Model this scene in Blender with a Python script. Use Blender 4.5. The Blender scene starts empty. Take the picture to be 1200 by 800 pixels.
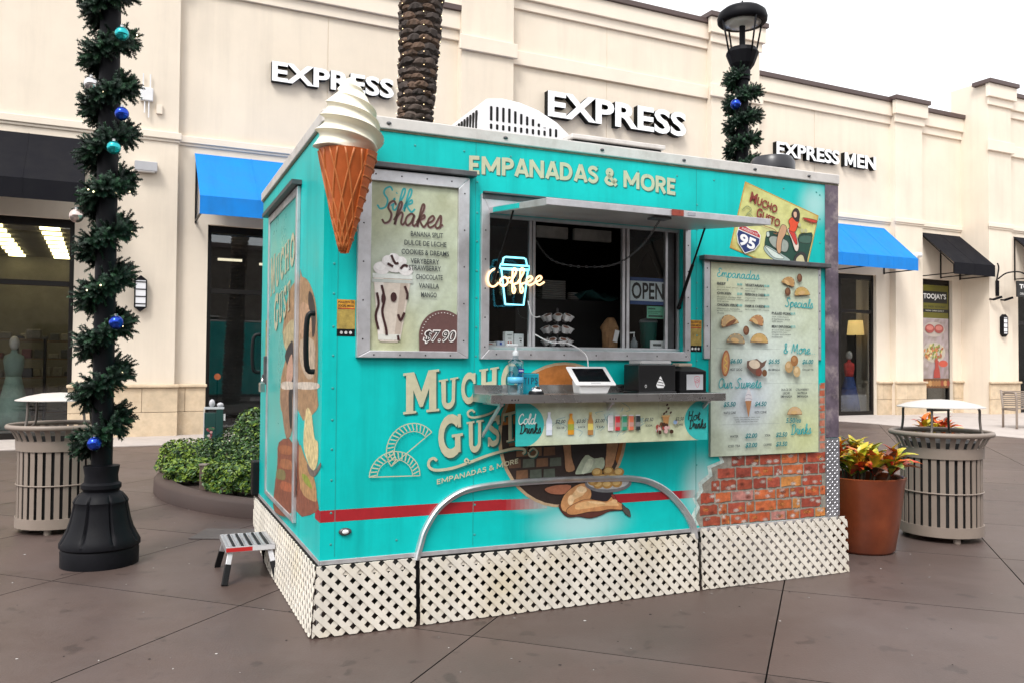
import bpy, math, random
from mathutils import Vector, Matrix, noise
random.seed(7)
R = math.radians
S = bpy.context.scene
COL = S.collection

# ------------------------------------------------------------------ camera
def make_camera():
    cam = bpy.data.cameras.new('camera'); ob = bpy.data.objects.new('camera', cam); COL.objects.link(ob)
    cam.sensor_width = 36.0; cam.lens = 983.4 / 1200 * 36; cam.clip_start = 0.05; cam.clip_end = 2000
    p, r = 0.026, 0.0074
    f = Vector((0, math.cos(p), math.sin(p))); u = Vector((0, -math.sin(p), math.cos(p))); x = Vector((1, 0, 0))
    x2 = x * math.cos(r) + u * math.sin(r); u2 = u * math.cos(r) - x * math.sin(r)
    m = Matrix((x2, u2, -f)).transposed().to_4x4(); m.translation = (0, 0, 1.38)
    ob.matrix_world = m
    S.camera = ob
make_camera()
# ------------------------------------------------------------------ sky, sun, exposure (bright overcast)
SUN_EL, SUN_AZ = 52, 200          # azimuth: direction the light comes FROM, degrees clockwise from +Y
w = bpy.data.worlds.new('World'); S.world = w; w.use_nodes = True
nt = w.node_tree; nt.nodes.clear()
sky = nt.nodes.new('ShaderNodeTexSky'); sky.sky_type = 'NISHITA'; sky.sun_disc = False
sky.sun_elevation = R(SUN_EL); sky.sun_rotation = R(SUN_AZ); sky.dust_density = 4.0; sky.air_density = 1.0
hs = nt.nodes.new('ShaderNodeHueSaturation'); hs.inputs['Saturation'].default_value = 0.10
bg = nt.nodes.new('ShaderNodeBackground'); bg.inputs['Strength'].default_value = 0.15
wo = nt.nodes.new('ShaderNodeOutputWorld')
cl = nt.nodes.new('ShaderNodeMix'); cl.data_type = 'RGBA'; cl.inputs[0].default_value = .7; cl.inputs[7].default_value = (7.2, 7.25, 7.4, 1)   # even cloud deck
nt.links.new(sky.outputs[0], hs.inputs['Color']); nt.links.new(hs.outputs[0], cl.inputs[6]); nt.links.new(cl.outputs[2], bg.inputs[0]); nt.links.new(bg.outputs[0], wo.inputs[0])
sl = bpy.data.lights.new('sun', 'SUN'); sl.energy = 1.5; sl.angle = R(18); sl.color = (1.0, .965, .92)
so = bpy.data.objects.new('sun', sl); COL.objects.link(so)
az, el = R(SUN_AZ), R(SUN_EL)
sd = Vector((math.sin(az) * math.cos(el), math.cos(az) * math.cos(el), math.sin(el)))
so.rotation_euler = (-sd).to_track_quat('-Z', 'Y').to_euler(); so.location = (0, 0, 30)
vs = S.view_settings
vs.view_transform = 'Standard'; vs.look = 'None'; vs.gamma = 1; vs.use_curve_mapping = False; vs.exposure = 0.78
S.render.engine = 'CYCLES'
S.render.resolution_x = 1024; S.render.resolution_y = 682
S.cycles.max_bounces = 8; S.cycles.transparent_max_bounces = 12

# ------------------------------------------------------------------ materials
MATS = {}
def mat(name, col, rough=.6, metal=0., var=.12, scale=3., bump=0., bscale=60., coat=0., rand=0., spec=.5, dirt=None, dscale=1.5, damt=.5, streak=0., stv=(5., 5., .35), world=False, spots=0.):
    """procedural principled: colour mottled by noise, optional bump, random tint per object, dirt colour in patches"""
    if name in MATS: return MATS[name]
    m = bpy.data.materials.new(name); m.use_nodes = True; t = m.node_tree; b = t.nodes['Principled BSDF']
    b.inputs['Metallic'].default_value = metal; b.inputs['Specular IOR Level'].default_value = spec
    if coat: b.inputs['Coat Weight'].default_value = coat; b.inputs['Coat Roughness'].default_value = .15
    tc = t.nodes.new('ShaderNodeTexCoord')
    if world: wc = t.nodes.new('ShaderNodeNewGeometry'); co_ = wc.outputs['Position']
    else: co_ = tc.outputs['Object']
    n = t.nodes.new('ShaderNodeTexNoise'); n.inputs['Scale'].default_value = scale; n.inputs['Detail'].default_value = 6; n.inputs['Roughness'].default_value = .62
    t.links.new(co_, n.inputs['Vector'])
    mr = t.nodes.new('ShaderNodeMapRange'); mr.inputs[1].default_value = .3; mr.inputs[2].default_value = .7; mr.inputs[3].default_value = 1 - var; mr.inputs[4].default_value = 1 + var
    t.links.new(n.outputs[0], mr.inputs[0])
    fac = mr.outputs[0]
    if spots:                                    # gum marks and drip stains
        for sc_, lo, hi, am in ((5., .64, .68, spots), (17., .70, .73, spots * .8), (2.2, .60, .74, spots * .55)):
            n5 = t.nodes.new('ShaderNodeTexNoise'); n5.inputs['Scale'].default_value = sc_; n5.inputs['Detail'].default_value = 2; t.links.new(co_, n5.inputs['Vector'])
            m5 = t.nodes.new('ShaderNodeMapRange'); m5.inputs[1].default_value = lo; m5.inputs[2].default_value = hi; m5.inputs[3].default_value = 1.; m5.inputs[4].default_value = 1 - am; t.links.new(n5.outputs[0], m5.inputs[0])
            mu = t.nodes.new('ShaderNodeMath'); mu.operation = 'MULTIPLY'; t.links.new(fac, mu.inputs[0]); t.links.new(m5.outputs[0], mu.inputs[1]); fac = mu.outputs[0]
    if rand:
        oi = t.nodes.new('ShaderNodeObjectInfo'); r2 = t.nodes.new('ShaderNodeMapRange'); r2.inputs[3].default_value = 1 - rand; r2.inputs[4].default_value = 1 + rand
        t.links.new(oi.outputs['Random'], r2.inputs[0]); mu = t.nodes.new('ShaderNodeMath'); mu.operation = 'MULTIPLY'
        t.links.new(fac, mu.inputs[0]); t.links.new(r2.outputs[0], mu.inputs[1]); fac = mu.outputs[0]
    if streak:                                   # run-off streaks: noise stretched down the surface
        mp = t.nodes.new('ShaderNodeMapping'); mp.inputs['Scale'].default_value = stv; t.links.new(tc.outputs['Object'], mp.inputs[0])
        n4 = t.nodes.new('ShaderNodeTexNoise'); n4.inputs['Scale'].default_value = 1.6; n4.inputs['Detail'].default_value = 7; n4.inputs['Roughness'].default_value = .65; t.links.new(mp.outputs[0], n4.inputs['Vector'])
        m4 = t.nodes.new('ShaderNodeMapRange'); m4.inputs[1].default_value = .48; m4.inputs[2].default_value = .75; m4.inputs[3].default_value = 1.; m4.inputs[4].default_value = 1 - streak; t.links.new(n4.outputs[0], m4.inputs[0])
        mu = t.nodes.new('ShaderNodeMath'); mu.operation = 'MULTIPLY'; t.links.new(fac, mu.inputs[0]); t.links.new(m4.outputs[0], mu.inputs[1]); fac = mu.outputs[0]
    vm = t.nodes.new('ShaderNodeVectorMath'); vm.operation = 'SCALE'; vm.inputs[0].default_value = col[:3]; t.links.new(fac, vm.inputs['Scale'])
    c = vm.outputs[0]
    if dirt:
        n2 = t.nodes.new('ShaderNodeTexNoise'); n2.inputs['Scale'].default_value = dscale; n2.inputs['Detail'].default_value = 8; n2.inputs['Roughness'].default_value = .7
        t.links.new(co_, n2.inputs['Vector'])
        m2 = t.nodes.new('ShaderNodeMapRange'); m2.inputs[1].default_value = .5; m2.inputs[2].default_value = .72; m2.inputs[4].default_value = damt
        t.links.new(n2.outputs[0], m2.inputs[0])
        mx = t.nodes.new('ShaderNodeMix'); mx.data_type = 'RGBA'; mx.inputs[7].default_value = (*dirt, 1)
        t.links.new(m2.outputs[0], mx.inputs[0]); t.links.new(c, mx.inputs[6]); c = mx.outputs[2]
    t.links.new(c, b.inputs['Base Color'])
    rr = t.nodes.new('ShaderNodeMapRange'); rr.inputs[1].default_value = .3; rr.inputs[2].default_value = .7; rr.inputs[3].default_value = max(.02, rough * .85); rr.inputs[4].default_value = min(1, rough * 1.15)
    t.links.new(n.outputs[0], rr.inputs[0]); t.links.new(rr.outputs[0], b.inputs['Roughness'])
    if bump:
        n3 = t.nodes.new('ShaderNodeTexNoise'); n3.inputs['Scale'].default_value = bscale; n3.inputs['Detail'].default_value = 5
        t.links.new(co_, n3.inputs['Vector'])
        bp = t.nodes.new('ShaderNodeBump'); bp.inputs['Strength'].default_value = bump; bp.inputs['Distance'].default_value = .01
        t.links.new(n3.outputs[0], bp.inputs['Height']); t.links.new(bp.outputs[0], b.inputs['Normal'])
    MATS[name] = m; return m
def glow(name, col, e):
    if name in MATS: return MATS[name]
    m = bpy.data.materials.new(name); m.use_nodes = True; b = m.node_tree.nodes['Principled BSDF']
    b.inputs['Base Color'].default_value = (*col, 1); b.inputs['Emission Color'].default_value = (*col, 1); b.inputs['Emission Strength'].default_value = e
    MATS[name] = m; return m
def pane(name, tint=(.8, .85, .85), refl=1.0, rough=.0):
    if name in MATS: return MATS[name]
    m = bpy.data.materials.new(name); m.use_nodes = True; t = m.node_tree; t.nodes.clear()
    o = t.nodes.new('ShaderNodeOutputMaterial'); tr = t.nodes.new('ShaderNodeBsdfTransparent'); tr.inputs[0].default_value = (*tint, 1)
    g = t.nodes.new('ShaderNodeBsdfGlossy'); g.inputs['Roughness'].default_value = rough; g.inputs[0].default_value = (.9, .93, .95, 1)
    lw = t.nodes.new('ShaderNodeLayerWeight'); lw.inputs[0].default_value = .5      # Schlick, the same on both faces of the sheet
    pw = t.nodes.new('ShaderNodeMath'); pw.operation = 'POWER'; pw.inputs[1].default_value = 5.; t.links.new(lw.outputs['Facing'], pw.inputs[0])
    fr = t.nodes.new('ShaderNodeMath'); fr.operation = 'MULTIPLY_ADD'; fr.inputs[1].default_value = .957; fr.inputs[2].default_value = .043; t.links.new(pw.outputs[0], fr.inputs[0])
    mu = t.nodes.new('ShaderNodeMath'); mu.operation = 'MULTIPLY'; mu.inputs[1].default_value = refl; mu.use_clamp = True
    mx = t.nodes.new('ShaderNodeMixShader')
    t.links.new(fr.outputs[0], mu.inputs[0]); t.links.new(mu.outputs[0], mx.inputs[0]); t.links.new(tr.outputs[0], mx.inputs[1]); t.links.new(g.outputs[0], mx.inputs[2]); t.links.new(mx.outputs[0], o.inputs[0])
    MATS[name] = m; return m
def print_mat(name, mott=.1, scale=25., rough=.45):
    """ink on vinyl: colour comes from the face colours of the printed shapes"""
    m = bpy.data.materials.new(name); m.use_nodes = True; t = m.node_tree; b = t.nodes['Principled BSDF']; o = t.nodes['Material Output']
    b.inputs['Roughness'].default_value = rough
    at = t.nodes.new('ShaderNodeVertexColor'); at.layer_name = 'Col'
    tc = t.nodes.new('ShaderNodeTexCoord'); n = t.nodes.new('ShaderNodeTexNoise'); n.inputs['Scale'].default_value = scale; n.inputs['Detail'].default_value = 6; n.inputs['Roughness'].default_value = .7
    t.links.new(tc.outputs['Object'], n.inputs['Vector'])
    mr = t.nodes.new('ShaderNodeMapRange'); mr.inputs[1].default_value = .3; mr.inputs[2].default_value = .7; mr.inputs[3].default_value = 1 - mott; mr.inputs[4].default_value = 1 + mott
    t.links.new(n.outputs[0], mr.inputs[0])
    vm = t.nodes.new('ShaderNodeVectorMath'); vm.operation = 'SCALE'
    t.links.new(at.outputs['Color'], vm.inputs[0]); t.links.new(mr.outputs[0], vm.inputs['Scale']); t.links.new(vm.outputs[0], b.inputs['Base Color'])
    tr = t.nodes.new('ShaderNodeBsdfTransparent'); mx = t.nodes.new('ShaderNodeMixShader')
    t.links.new(at.outputs['Alpha'], mx.inputs[0]); t.links.new(tr.outputs[0], mx.inputs[1]); t.links.new(b.outputs[0], mx.inputs[2]); t.links.new(mx.outputs[0], o.inputs[0])
    return m
PRINT = print_mat('vinyl_print'); PRINT_W = print_mat('weathered_print', .45, 24., .5); PRINT_B = print_mat('poster_print', .10, 40., .4); PRINT_F = print_mat('figure_print', .22, 30., .4)

# ------------------------------------------------------------------ objects
def link(o, parent=None):
    COL.objects.link(o)
    if parent is not None: o.parent = parent
    return o
def tag(o, label=None, cat=None, group=None, kind=None):
    if label: o['label'] = label
    if cat: o['category'] = cat
    if group: o['group'] = group
    if kind: o['kind'] = kind
    return o
def thing(name, label, cat, loc=(0, 0, 0), rz=0., group=None):
    o = bpy.data.objects.new(name, None); o.empty_display_size = .1; o.location = loc; o.rotation_euler = (0, 0, rz); link(o)
    return tag(o, label, cat, group)
def copy_tree(o, parent=None):
    c = o.copy(); link(c, parent)
    for ch in list(o.children): copy_tree(ch, c)
    return c
def smooth_path(pts, k=6, closed=False):
    pts = [Vector(p) for p in pts]; n = len(pts); out = []
    for i in range(n if closed else n - 1):
        g = (lambda j: pts[j % n]) if closed else (lambda j: pts[max(0, min(n - 1, j))])
        a, b, c, d = g(i - 1), g(i), g(i + 1), g(i + 2)
        for s in range(k):
            t = s / k
            out.append(.5 * ((2 * b) + (c - a) * t + (2 * a - 5 * b + 4 * c - d) * t * t + (3 * b - a - 3 * c + d) * t ** 3))
    if not closed: out.append(pts[-1])
    return out
class MB:
    def __init__(s): s.v = []; s.f = []; s.m = []
    def add(s, vs, fs, m=0):
        k = len(s.v); s.v += [tuple(q) for q in vs]; s.f += [tuple(i + k for i in f) for f in fs]; s.m += [m] * len(fs); return s
    def box(s, x0, x1, y0, y1, z0, z1, m=0):
        return s.add([(x0, y0, z0), (x1, y0, z0), (x1, y1, z0), (x0, y1, z0), (x0, y0, z1), (x1, y0, z1), (x1, y1, z1), (x0, y1, z1)],
                     [(0, 3, 2, 1), (4, 5, 6, 7), (0, 1, 5, 4), (1, 2, 6, 5), (2, 3, 7, 6), (3, 0, 4, 7)], m)
    def hexa(s, b, t, m=0):      # two quads
        return s.add(list(b) + list(t), [(0, 3, 2, 1), (4, 5, 6, 7), (0, 1, 5, 4), (1, 2, 6, 5), (2, 3, 7, 6), (3, 0, 4, 7)], m)
    def bar(s, p, q, w, h=None, up=(0, 0, 1), m=0):
        p = Vector(p); q = Vector(q); h = h or w; d = (q - p).normalized(); up = Vector(up)
        if abs(d.dot(up)) > .98: up = Vector((0, 1, 0))
        a = d.cross(up).normalized() * w / 2; b = a.cross(d).normalized() * h / 2
        return s.hexa([p - a - b, p + a - b, p + a + b, p - a + b], [q - a - b, q + a - b, q + a + b, q - a + b], m)
    def tube(s, pts, r, n=8, closed=False, caps=True, m=0):
        pts = [Vector(p) for p in pts]; N = len(pts); k = len(s.v); last = None
        for i, p in enumerate(pts):
            a = pts[(i - 1) % N] if closed else pts[max(0, i - 1)]; b = pts[(i + 1) % N] if closed else pts[min(N - 1, i + 1)]
            d = (b - a).normalized()
            if last is None:
                u = Vector((0, 0, 1)) if abs(d.z) < .9 else Vector((1, 0, 0)); u = (u - d * u.dot(d)).normalized()
            else: u = (last - d * last.dot(d)).normalized()
            last = u; v = d.cross(u); rr = r[i] if isinstance(r, (list, tuple)) else r
            for j in range(n):
                t = 2 * math.pi * j / n; s.v.append(tuple(p + (u * math.cos(t) + v * math.sin(t)) * rr))
        for i in range(N if closed else N - 1):
            i2 = (i + 1) % N
            for j in range(n):
                s.f.append((k + i * n + j, k + i * n + (j + 1) % n, k + i2 * n + (j + 1) % n, k + i2 * n + j)); s.m.append(m)
        if caps and not closed:
            s.f.append(tuple(k + j for j in range(n))[::-1]); s.f.append(tuple(k + (N - 1) * n + j for j in range(n))); s.m += [m, m]
        return s
    def cyl(s, p, q, r, n=16, m=0): return s.tube([p, q], r, n, m=m)
    def lathe(s, prof, n=24, c=(0, 0, 0), m=0, mod=None):
        k = len(s.v)
        for i, (r, z) in enumerate(prof):
            for j in range(n):
                t = 2 * math.pi * j / n; rr = r * (mod(t, z) if mod else 1)
                s.v.append((c[0] + rr * math.cos(t), c[1] + rr * math.sin(t), c[2] + z))
        for i in range(len(prof) - 1):
            for j in range(n):
                s.f.append((k + i * n + j, k + i * n + (j + 1) % n, k + (i + 1) * n + (j + 1) % n, k + (i + 1) * n + j)); s.m.append(m)
        for i, fl in ((0, True), (len(prof) - 1, False)):
            if prof[i][0] > 1e-4:
                q = tuple(k + i * n + j for j in range(n)); s.f.append(q[::-1] if fl else q); s.m.append(m)
        return s
    def ball(s, c, r, nu=12, nv=8, m=0):
        r = (r, r, r) if not isinstance(r, (tuple, list)) else r; k = len(s.v)
        for i in range(nv + 1):
            a = math.pi * i / nv
            for j in range(nu):
                t = 2 * math.pi * j / nu; s.v.append((c[0] + r[0] * math.sin(a) * math.cos(t), c[1] + r[1] * math.sin(a) * math.sin(t), c[2] + r[2] * math.cos(a)))
        for i in range(nv):
            for j in range(nu):
                s.f.append((k + i * nu + j, k + (i + 1) * nu + j, k + (i + 1) * nu + (j + 1) % nu, k + i * nu + (j + 1) % nu)); s.m.append(m)
        return s
    def prism(s, poly, fr, d, m=0, side=None):   # poly: 2d points, fr: maps (x, y, depth) to 3d, extruded from 0 to d
        n = len(poly); k = len(s.v)
        s.v += [tuple(fr(x, y, 0)) for x, y in poly] + [tuple(fr(x, y, d)) for x, y in poly]
        s.f += [tuple(k + i for i in range(n)), tuple(k + n + i for i in range(n))[::-1]]; s.m += [m, m]
        for i in range(n):
            j = (i + 1) % n; s.f.append((k + i, k + n + i, k + n + j, k + j)); s.m.append(m if side is None else side)
        return s
    def mesh(s, name, mats, smooth=False):
        me = bpy.data.meshes.new(name); me.from_pydata(s.v, [], s.f)
        for q in (mats if isinstance(mats, (list, tuple)) else [mats]): me.materials.append(q)
        me.polygons.foreach_set('material_index', s.m)
        if smooth: me.polygons.foreach_set('use_smooth', [True] * len(s.f))
        me.update(); return me
    def build(s, name, mats, parent=None, smooth=False, bevel=0., seg=2, sharp=None):
        o = bpy.data.objects.new(name, s.mesh(name, mats, smooth)); link(o, parent)
        if bevel:
            b = o.modifiers.new('bevel', 'BEVEL'); b.width = bevel; b.segments = seg; b.limit_method = 'ANGLE'; b.angle_limit = R(40)
        if smooth and sharp: o.data.set_sharp_from_angle(angle=R(sharp))
        return o
def inst(name, me, parent=None, loc=(0, 0, 0), rot=(0, 0, 0), sc=None):
    o = bpy.data.objects.new(name, me); o.location = loc; o.rotation_euler = rot
    if sc: o.scale = sc
    return link(o, parent)
def clip_poly(poly, conv):
    """clip polygon by convex polygon (counter-clockwise)"""
    out = list(poly)
    for i in range(len(conv)):
        a = conv[i]; b = conv[(i + 1) % len(conv)]; inp = out; out = []
        if not inp: return []
        side = lambda p: (b[0] - a[0]) * (p[1] - a[1]) - (b[1] - a[1]) * (p[0] - a[0])
        for j in range(len(inp)):
            p = inp[j - 1]; q = inp[j]; sp, sq = side(p), side(q)
            if (sp < 0) != (sq < 0):
                t = sp / (sp - sq); out.append((p[0] + (q[0] - p[0]) * t, p[1] + (q[1] - p[1]) * t))
            if sq >= 0: out.append(q)
    return out
# ------------------------------------------------------------------ lettering
_tc = {}
def text_geo(st, bold=0., shear=0., ext=0., sp=1.0):
    key = (st, bold, shear, ext, sp)
    if key in _tc: return _tc[key]
    cu = bpy.data.curves.new('lettering', 'FONT'); cu.body = st; cu.offset = bold; cu.shear = shear; cu.resolution_u = 3; cu.extrude = ext; cu.space_character = sp
    ob = bpy.data.objects.new('lettering', cu); me = ob.to_mesh()
    V = [tuple(v.co) for v in me.vertices]; F = [tuple(p.vertices) for p in me.polygons]
    ob.to_mesh_clear(); bpy.data.objects.remove(ob); bpy.data.curves.remove(cu)
    xs = [v[0] for v in V]; ys = [v[1] for v in V]
    _tc[key] = (V, F, min(xs), max(xs), min(ys), max(ys)); return _tc[key]
SCRIPT = {   # one-line handwriting: strokes and advance
 'a': ([[(.75,.85),(.45,1),(.1,.7),(.05,.25),(.3,0),(.6,.25),(.75,.9),(.75,.2),(.95,0),(1.2,.3)]],1.1),
 'c': ([[(.7,.8),(.45,1),(.1,.65),(.1,.2),(.4,0),(.85,.3)]],.8),
 'd': ([[(.7,.8),(.4,1),(.08,.6),(.08,.2),(.35,0),(.65,.3),(.85,1.9)],[(.8,1.3),(.72,.3),(.9,0),(1.15,.3)]],1.1),
 'e': ([[(0,.3),(.45,.5),(.65,.8),(.45,1),(.15,.7),(.15,.25),(.45,0),(.9,.3)]],.85),
 'f': ([[(0,.3),(.5,1.3),(.55,1.8),(.35,1.9),(.25,1.4),(.25,-.5),(.4,-.8),(.5,-.4),(.35,.1),(.75,.3)]],.7),
 'h': ([[(0,.3),(.4,1.3),(.4,1.85),(.2,1.7),(.15,0),(.2,.5),(.5,1),(.7,.85),(.7,.2),(.9,0),(1.1,.3)]],1.05),
 'i': ([[(0,.3),(.2,1),(.2,.2),(.4,0),(.6,.3)],[(.26,1.4),(.3,1.48)]],.55),
 'k': ([[(0,.3),(.4,1.3),(.4,1.85),(.2,1.7),(.15,0),(.2,.5),(.55,1),(.65,.75),(.3,.5),(.6,.1),(.8,0),(1.,.3)]],.95),
 'l': ([[(0,.3),(.35,1.3),(.35,1.85),(.15,1.7),(.12,.3),(.3,0),(.55,.3)]],.5),
 'm': ([[(0,.3),(.15,1),(.15,0),(.2,.6),(.45,1),(.55,.8),(.55,0),(.6,.6),(.85,1),(.97,.8),(.97,.2),(1.1,0),(1.35,.3)]],1.3),
 'n': ([[(0,.3),(.15,1),(.15,0),(.2,.6),(.45,1),(.58,.8),(.58,.2),(.72,0),(.95,.3)]],.9),
 'o': ([[(.5,1),(.15,.75),(.1,.25),(.4,0),(.75,.3),(.72,.8),(.5,1),(.65,.85),(1.,.9)]],.95),
 'p': ([[(0,.3),(.2,1),(.1,-.8),(.2,.6),(.5,1),(.75,.7),(.65,.15),(.4,0),(.2,.2)]],.9),
 'r': ([[(0,.3),(.15,1.05),(.25,.95),(.5,.95),(.45,.3),(.6,0),(.8,.3)]],.75),
 's': ([[(0,.2),(.35,1.1),(.5,.6),(.5,.15),(.25,0),(.05,.15)],[(.4,.05),(.75,.35)]],.68),
 't': ([[(0,.3),(.3,1.),(.35,1.6),(.3,.25),(.45,0),(.7,.3)],[(.05,1.15),(.6,1.2)]],.65),
 'u': ([[(0,.3),(.15,1),(.12,.25),(.35,0),(.65,.4),(.7,1),(.7,.2),(.85,0),(1.1,.3)]],1.),
 'w': ([[(0,.8),(.15,1),(.12,.25),(.35,0),(.6,.3),(.62,1),(.62,.25),(.85,0),(1.1,.4),(1.1,1),(1.35,.85)]],1.25),
 'S': ([[(1.,1.6),(.75,1.9),(.4,1.7),(.35,1.3),(.75,.8),(.7,.2),(.3,0),(0,.3)]],1.1),
 'C': ([[(.95,1.5),(.7,1.9),(.25,1.5),(.1,.7),(.35,.05),(.75,.05),(1.05,.4)]],1.1),
 'E': ([[(.9,1.65),(.55,1.9),(.3,1.55),(.6,1.05),(.2,.75),(.15,.25),(.45,0),(1,.35)]],1.),
 'M': ([[(0,.05),(.25,1.8),(.6,.4),(1.05,1.85),(1.15,.2),(1.4,0)]],1.45),
 'O': ([[(.6,1.9),(.2,1.5),(.1,.6),(.45,0),(.95,.4),(1.,1.4),(.6,1.9),(.8,1.6)]],1.15),
 'D': ([[(.3,1.7),(.25,.1),(.1,.05),(.6,.0),(1.,.5),(1.,1.4),(.5,1.9),(0,1.6)]],1.2),
 'H': ([[(.2,1.8),(.15,0)],[(.1,.9),(.9,1.0)],[(.95,1.85),(.85,.2),(1.05,0)]],1.2),
 '&': ([[(1.,.5),(.6,0),(.15,.3),(.6,1.2),(.5,1.8),(.25,1.5),(.9,.1)]],1.2),
 '.': ([[(.1,0),(.15,.06)]],.4), ' ': ([], .6)}
def script_strokes(st):
    x = 0; out = []
    for ch in st:
        g, adv = SCRIPT[ch]
        for k in g: out.append([(px + x, py) for px, py in k])
        x += adv
    xs = [p[0] for k in out for p in k]; ys = [p[1] for k in out for p in k]
    return out, min(xs), max(xs), min(ys), max(ys)
def arc(cx, cy, rx, ry, a0, a1, n=14): return [(cx + rx * math.cos(R(a0 + (a1 - a0) * i / n)), cy + ry * math.sin(R(a0 + (a1 - a0) * i / n))) for i in range(n + 1)]
def rct(x0, y0, x1, y1): return [(x0, y0), (x1, y0), (x1, y1), (x0, y1)]
SLAB = {     # fat slab-serif capitals: polygons and ribbons in the unit square
 'M': ([rct(.08,0,.28,1), rct(.72,0,.92,1), [(.1,1),(.3,1),(.5,.5),(.7,1),(.9,1),(.54,.14),(.46,.14)], rct(0,0,.36,.06), rct(.64,0,1,.06), rct(0,.94,.3,1), rct(.7,.94,1,1)], []),
 'U': ([rct(.12,.25,.36,1), rct(.68,.25,.86,1), rct(0,.94,.46,1), rct(.58,.94,1,1)], [(arc(.5,.28,.265,.19,180,360), .2)]),
 'C': ([rct(.8,.62,.94,.98)], [(arc(.55,.5,.4,.42,40,320), .22)]),
 'H': ([rct(.1,0,.34,1), rct(.66,0,.9,1), rct(.3,.46,.7,.57), rct(0,0,.44,.06), rct(.56,0,1,.06), rct(0,.94,.44,1), rct(.56,.94,1,1)], []),
 'O': ([], [(arc(.5,.5,.37,.42,0,360,24), .24)]),
 'G': ([rct(.8,.68,.93,1), rct(.68,.08,.9,.5), rct(.55,.46,1,.53)], [(arc(.52,.5,.4,.42,42,318), .22)]),
 'S': ([rct(.8,.68,.92,1), rct(.06,0,.18,.32)], [(smooth_path([(.86,.72,0),(.68,.92,0),(.3,.9,0),(.18,.7,0),(.45,.53,0),(.78,.36,0),(.76,.12,0),(.4,.06,0),(.12,.24,0)], 5), .2)]),
 'T': ([rct(.38,0,.62,1), rct(.02,.9,.98,1), rct(.02,.74,.12,1), rct(.88,.74,.98,1), rct(.24,0,.76,.06)], [])}
BLOCK = {    # plain fat capitals as strokes: unit height, advance
 'E': ([[(.12,0),(.12,1)],[(.04,.9),(.56,.9)],[(.04,.5),(.5,.5)],[(.04,.1),(.56,.1)]],.66), 'M': ([[(.12,0),(.12,1)],[(.92,0),(.92,1)],[(.12,.97),(.52,.22)],[(.92,.97),(.52,.22)]],1.08),
 'P': ([[(.12,0),(.12,1)],[(.04,.9),(.36,.9),(.53,.83),(.58,.69),(.53,.55),(.36,.47),(.04,.47)]],.70), 'A': ([[(.1,0),(.42,1)],[(.74,0),(.42,1)],[(.22,.28),(.62,.28)]],.82),
 'N': ([[(.12,0),(.12,1)],[(.74,0),(.74,1)],[(.12,.97),(.74,.03)]],.90), 'D': ([[(.12,0),(.12,1)],[(.04,.9),(.34,.9),(.55,.8),(.66,.5),(.55,.2),(.34,.1),(.04,.1)]],.82),
 'S': ([[(.56,.78),(.42,.9),(.22,.88),(.13,.72),(.22,.58),(.42,.48),(.55,.32),(.46,.14),(.26,.09),(.07,.22)]],.66), 'O': ([[(.46,.91),(.2,.8),(.11,.5),(.2,.2),(.46,.09),(.72,.2),(.81,.5),(.72,.8),(.46,.91)]],.94),
 'R': ([[(.12,0),(.12,1)],[(.04,.9),(.36,.9),(.53,.83),(.57,.70),(.53,.57),(.36,.49),(.04,.49)],[(.34,.49),(.62,0)]],.74), '&': ([[(.72,.42),(.5,.12),(.26,.09),(.11,.27),(.24,.48),(.45,.66),(.44,.85),(.3,.9),(.19,.76),(.3,.56),(.74,.02)]],.82), ' ': ([], .34)}
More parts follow.
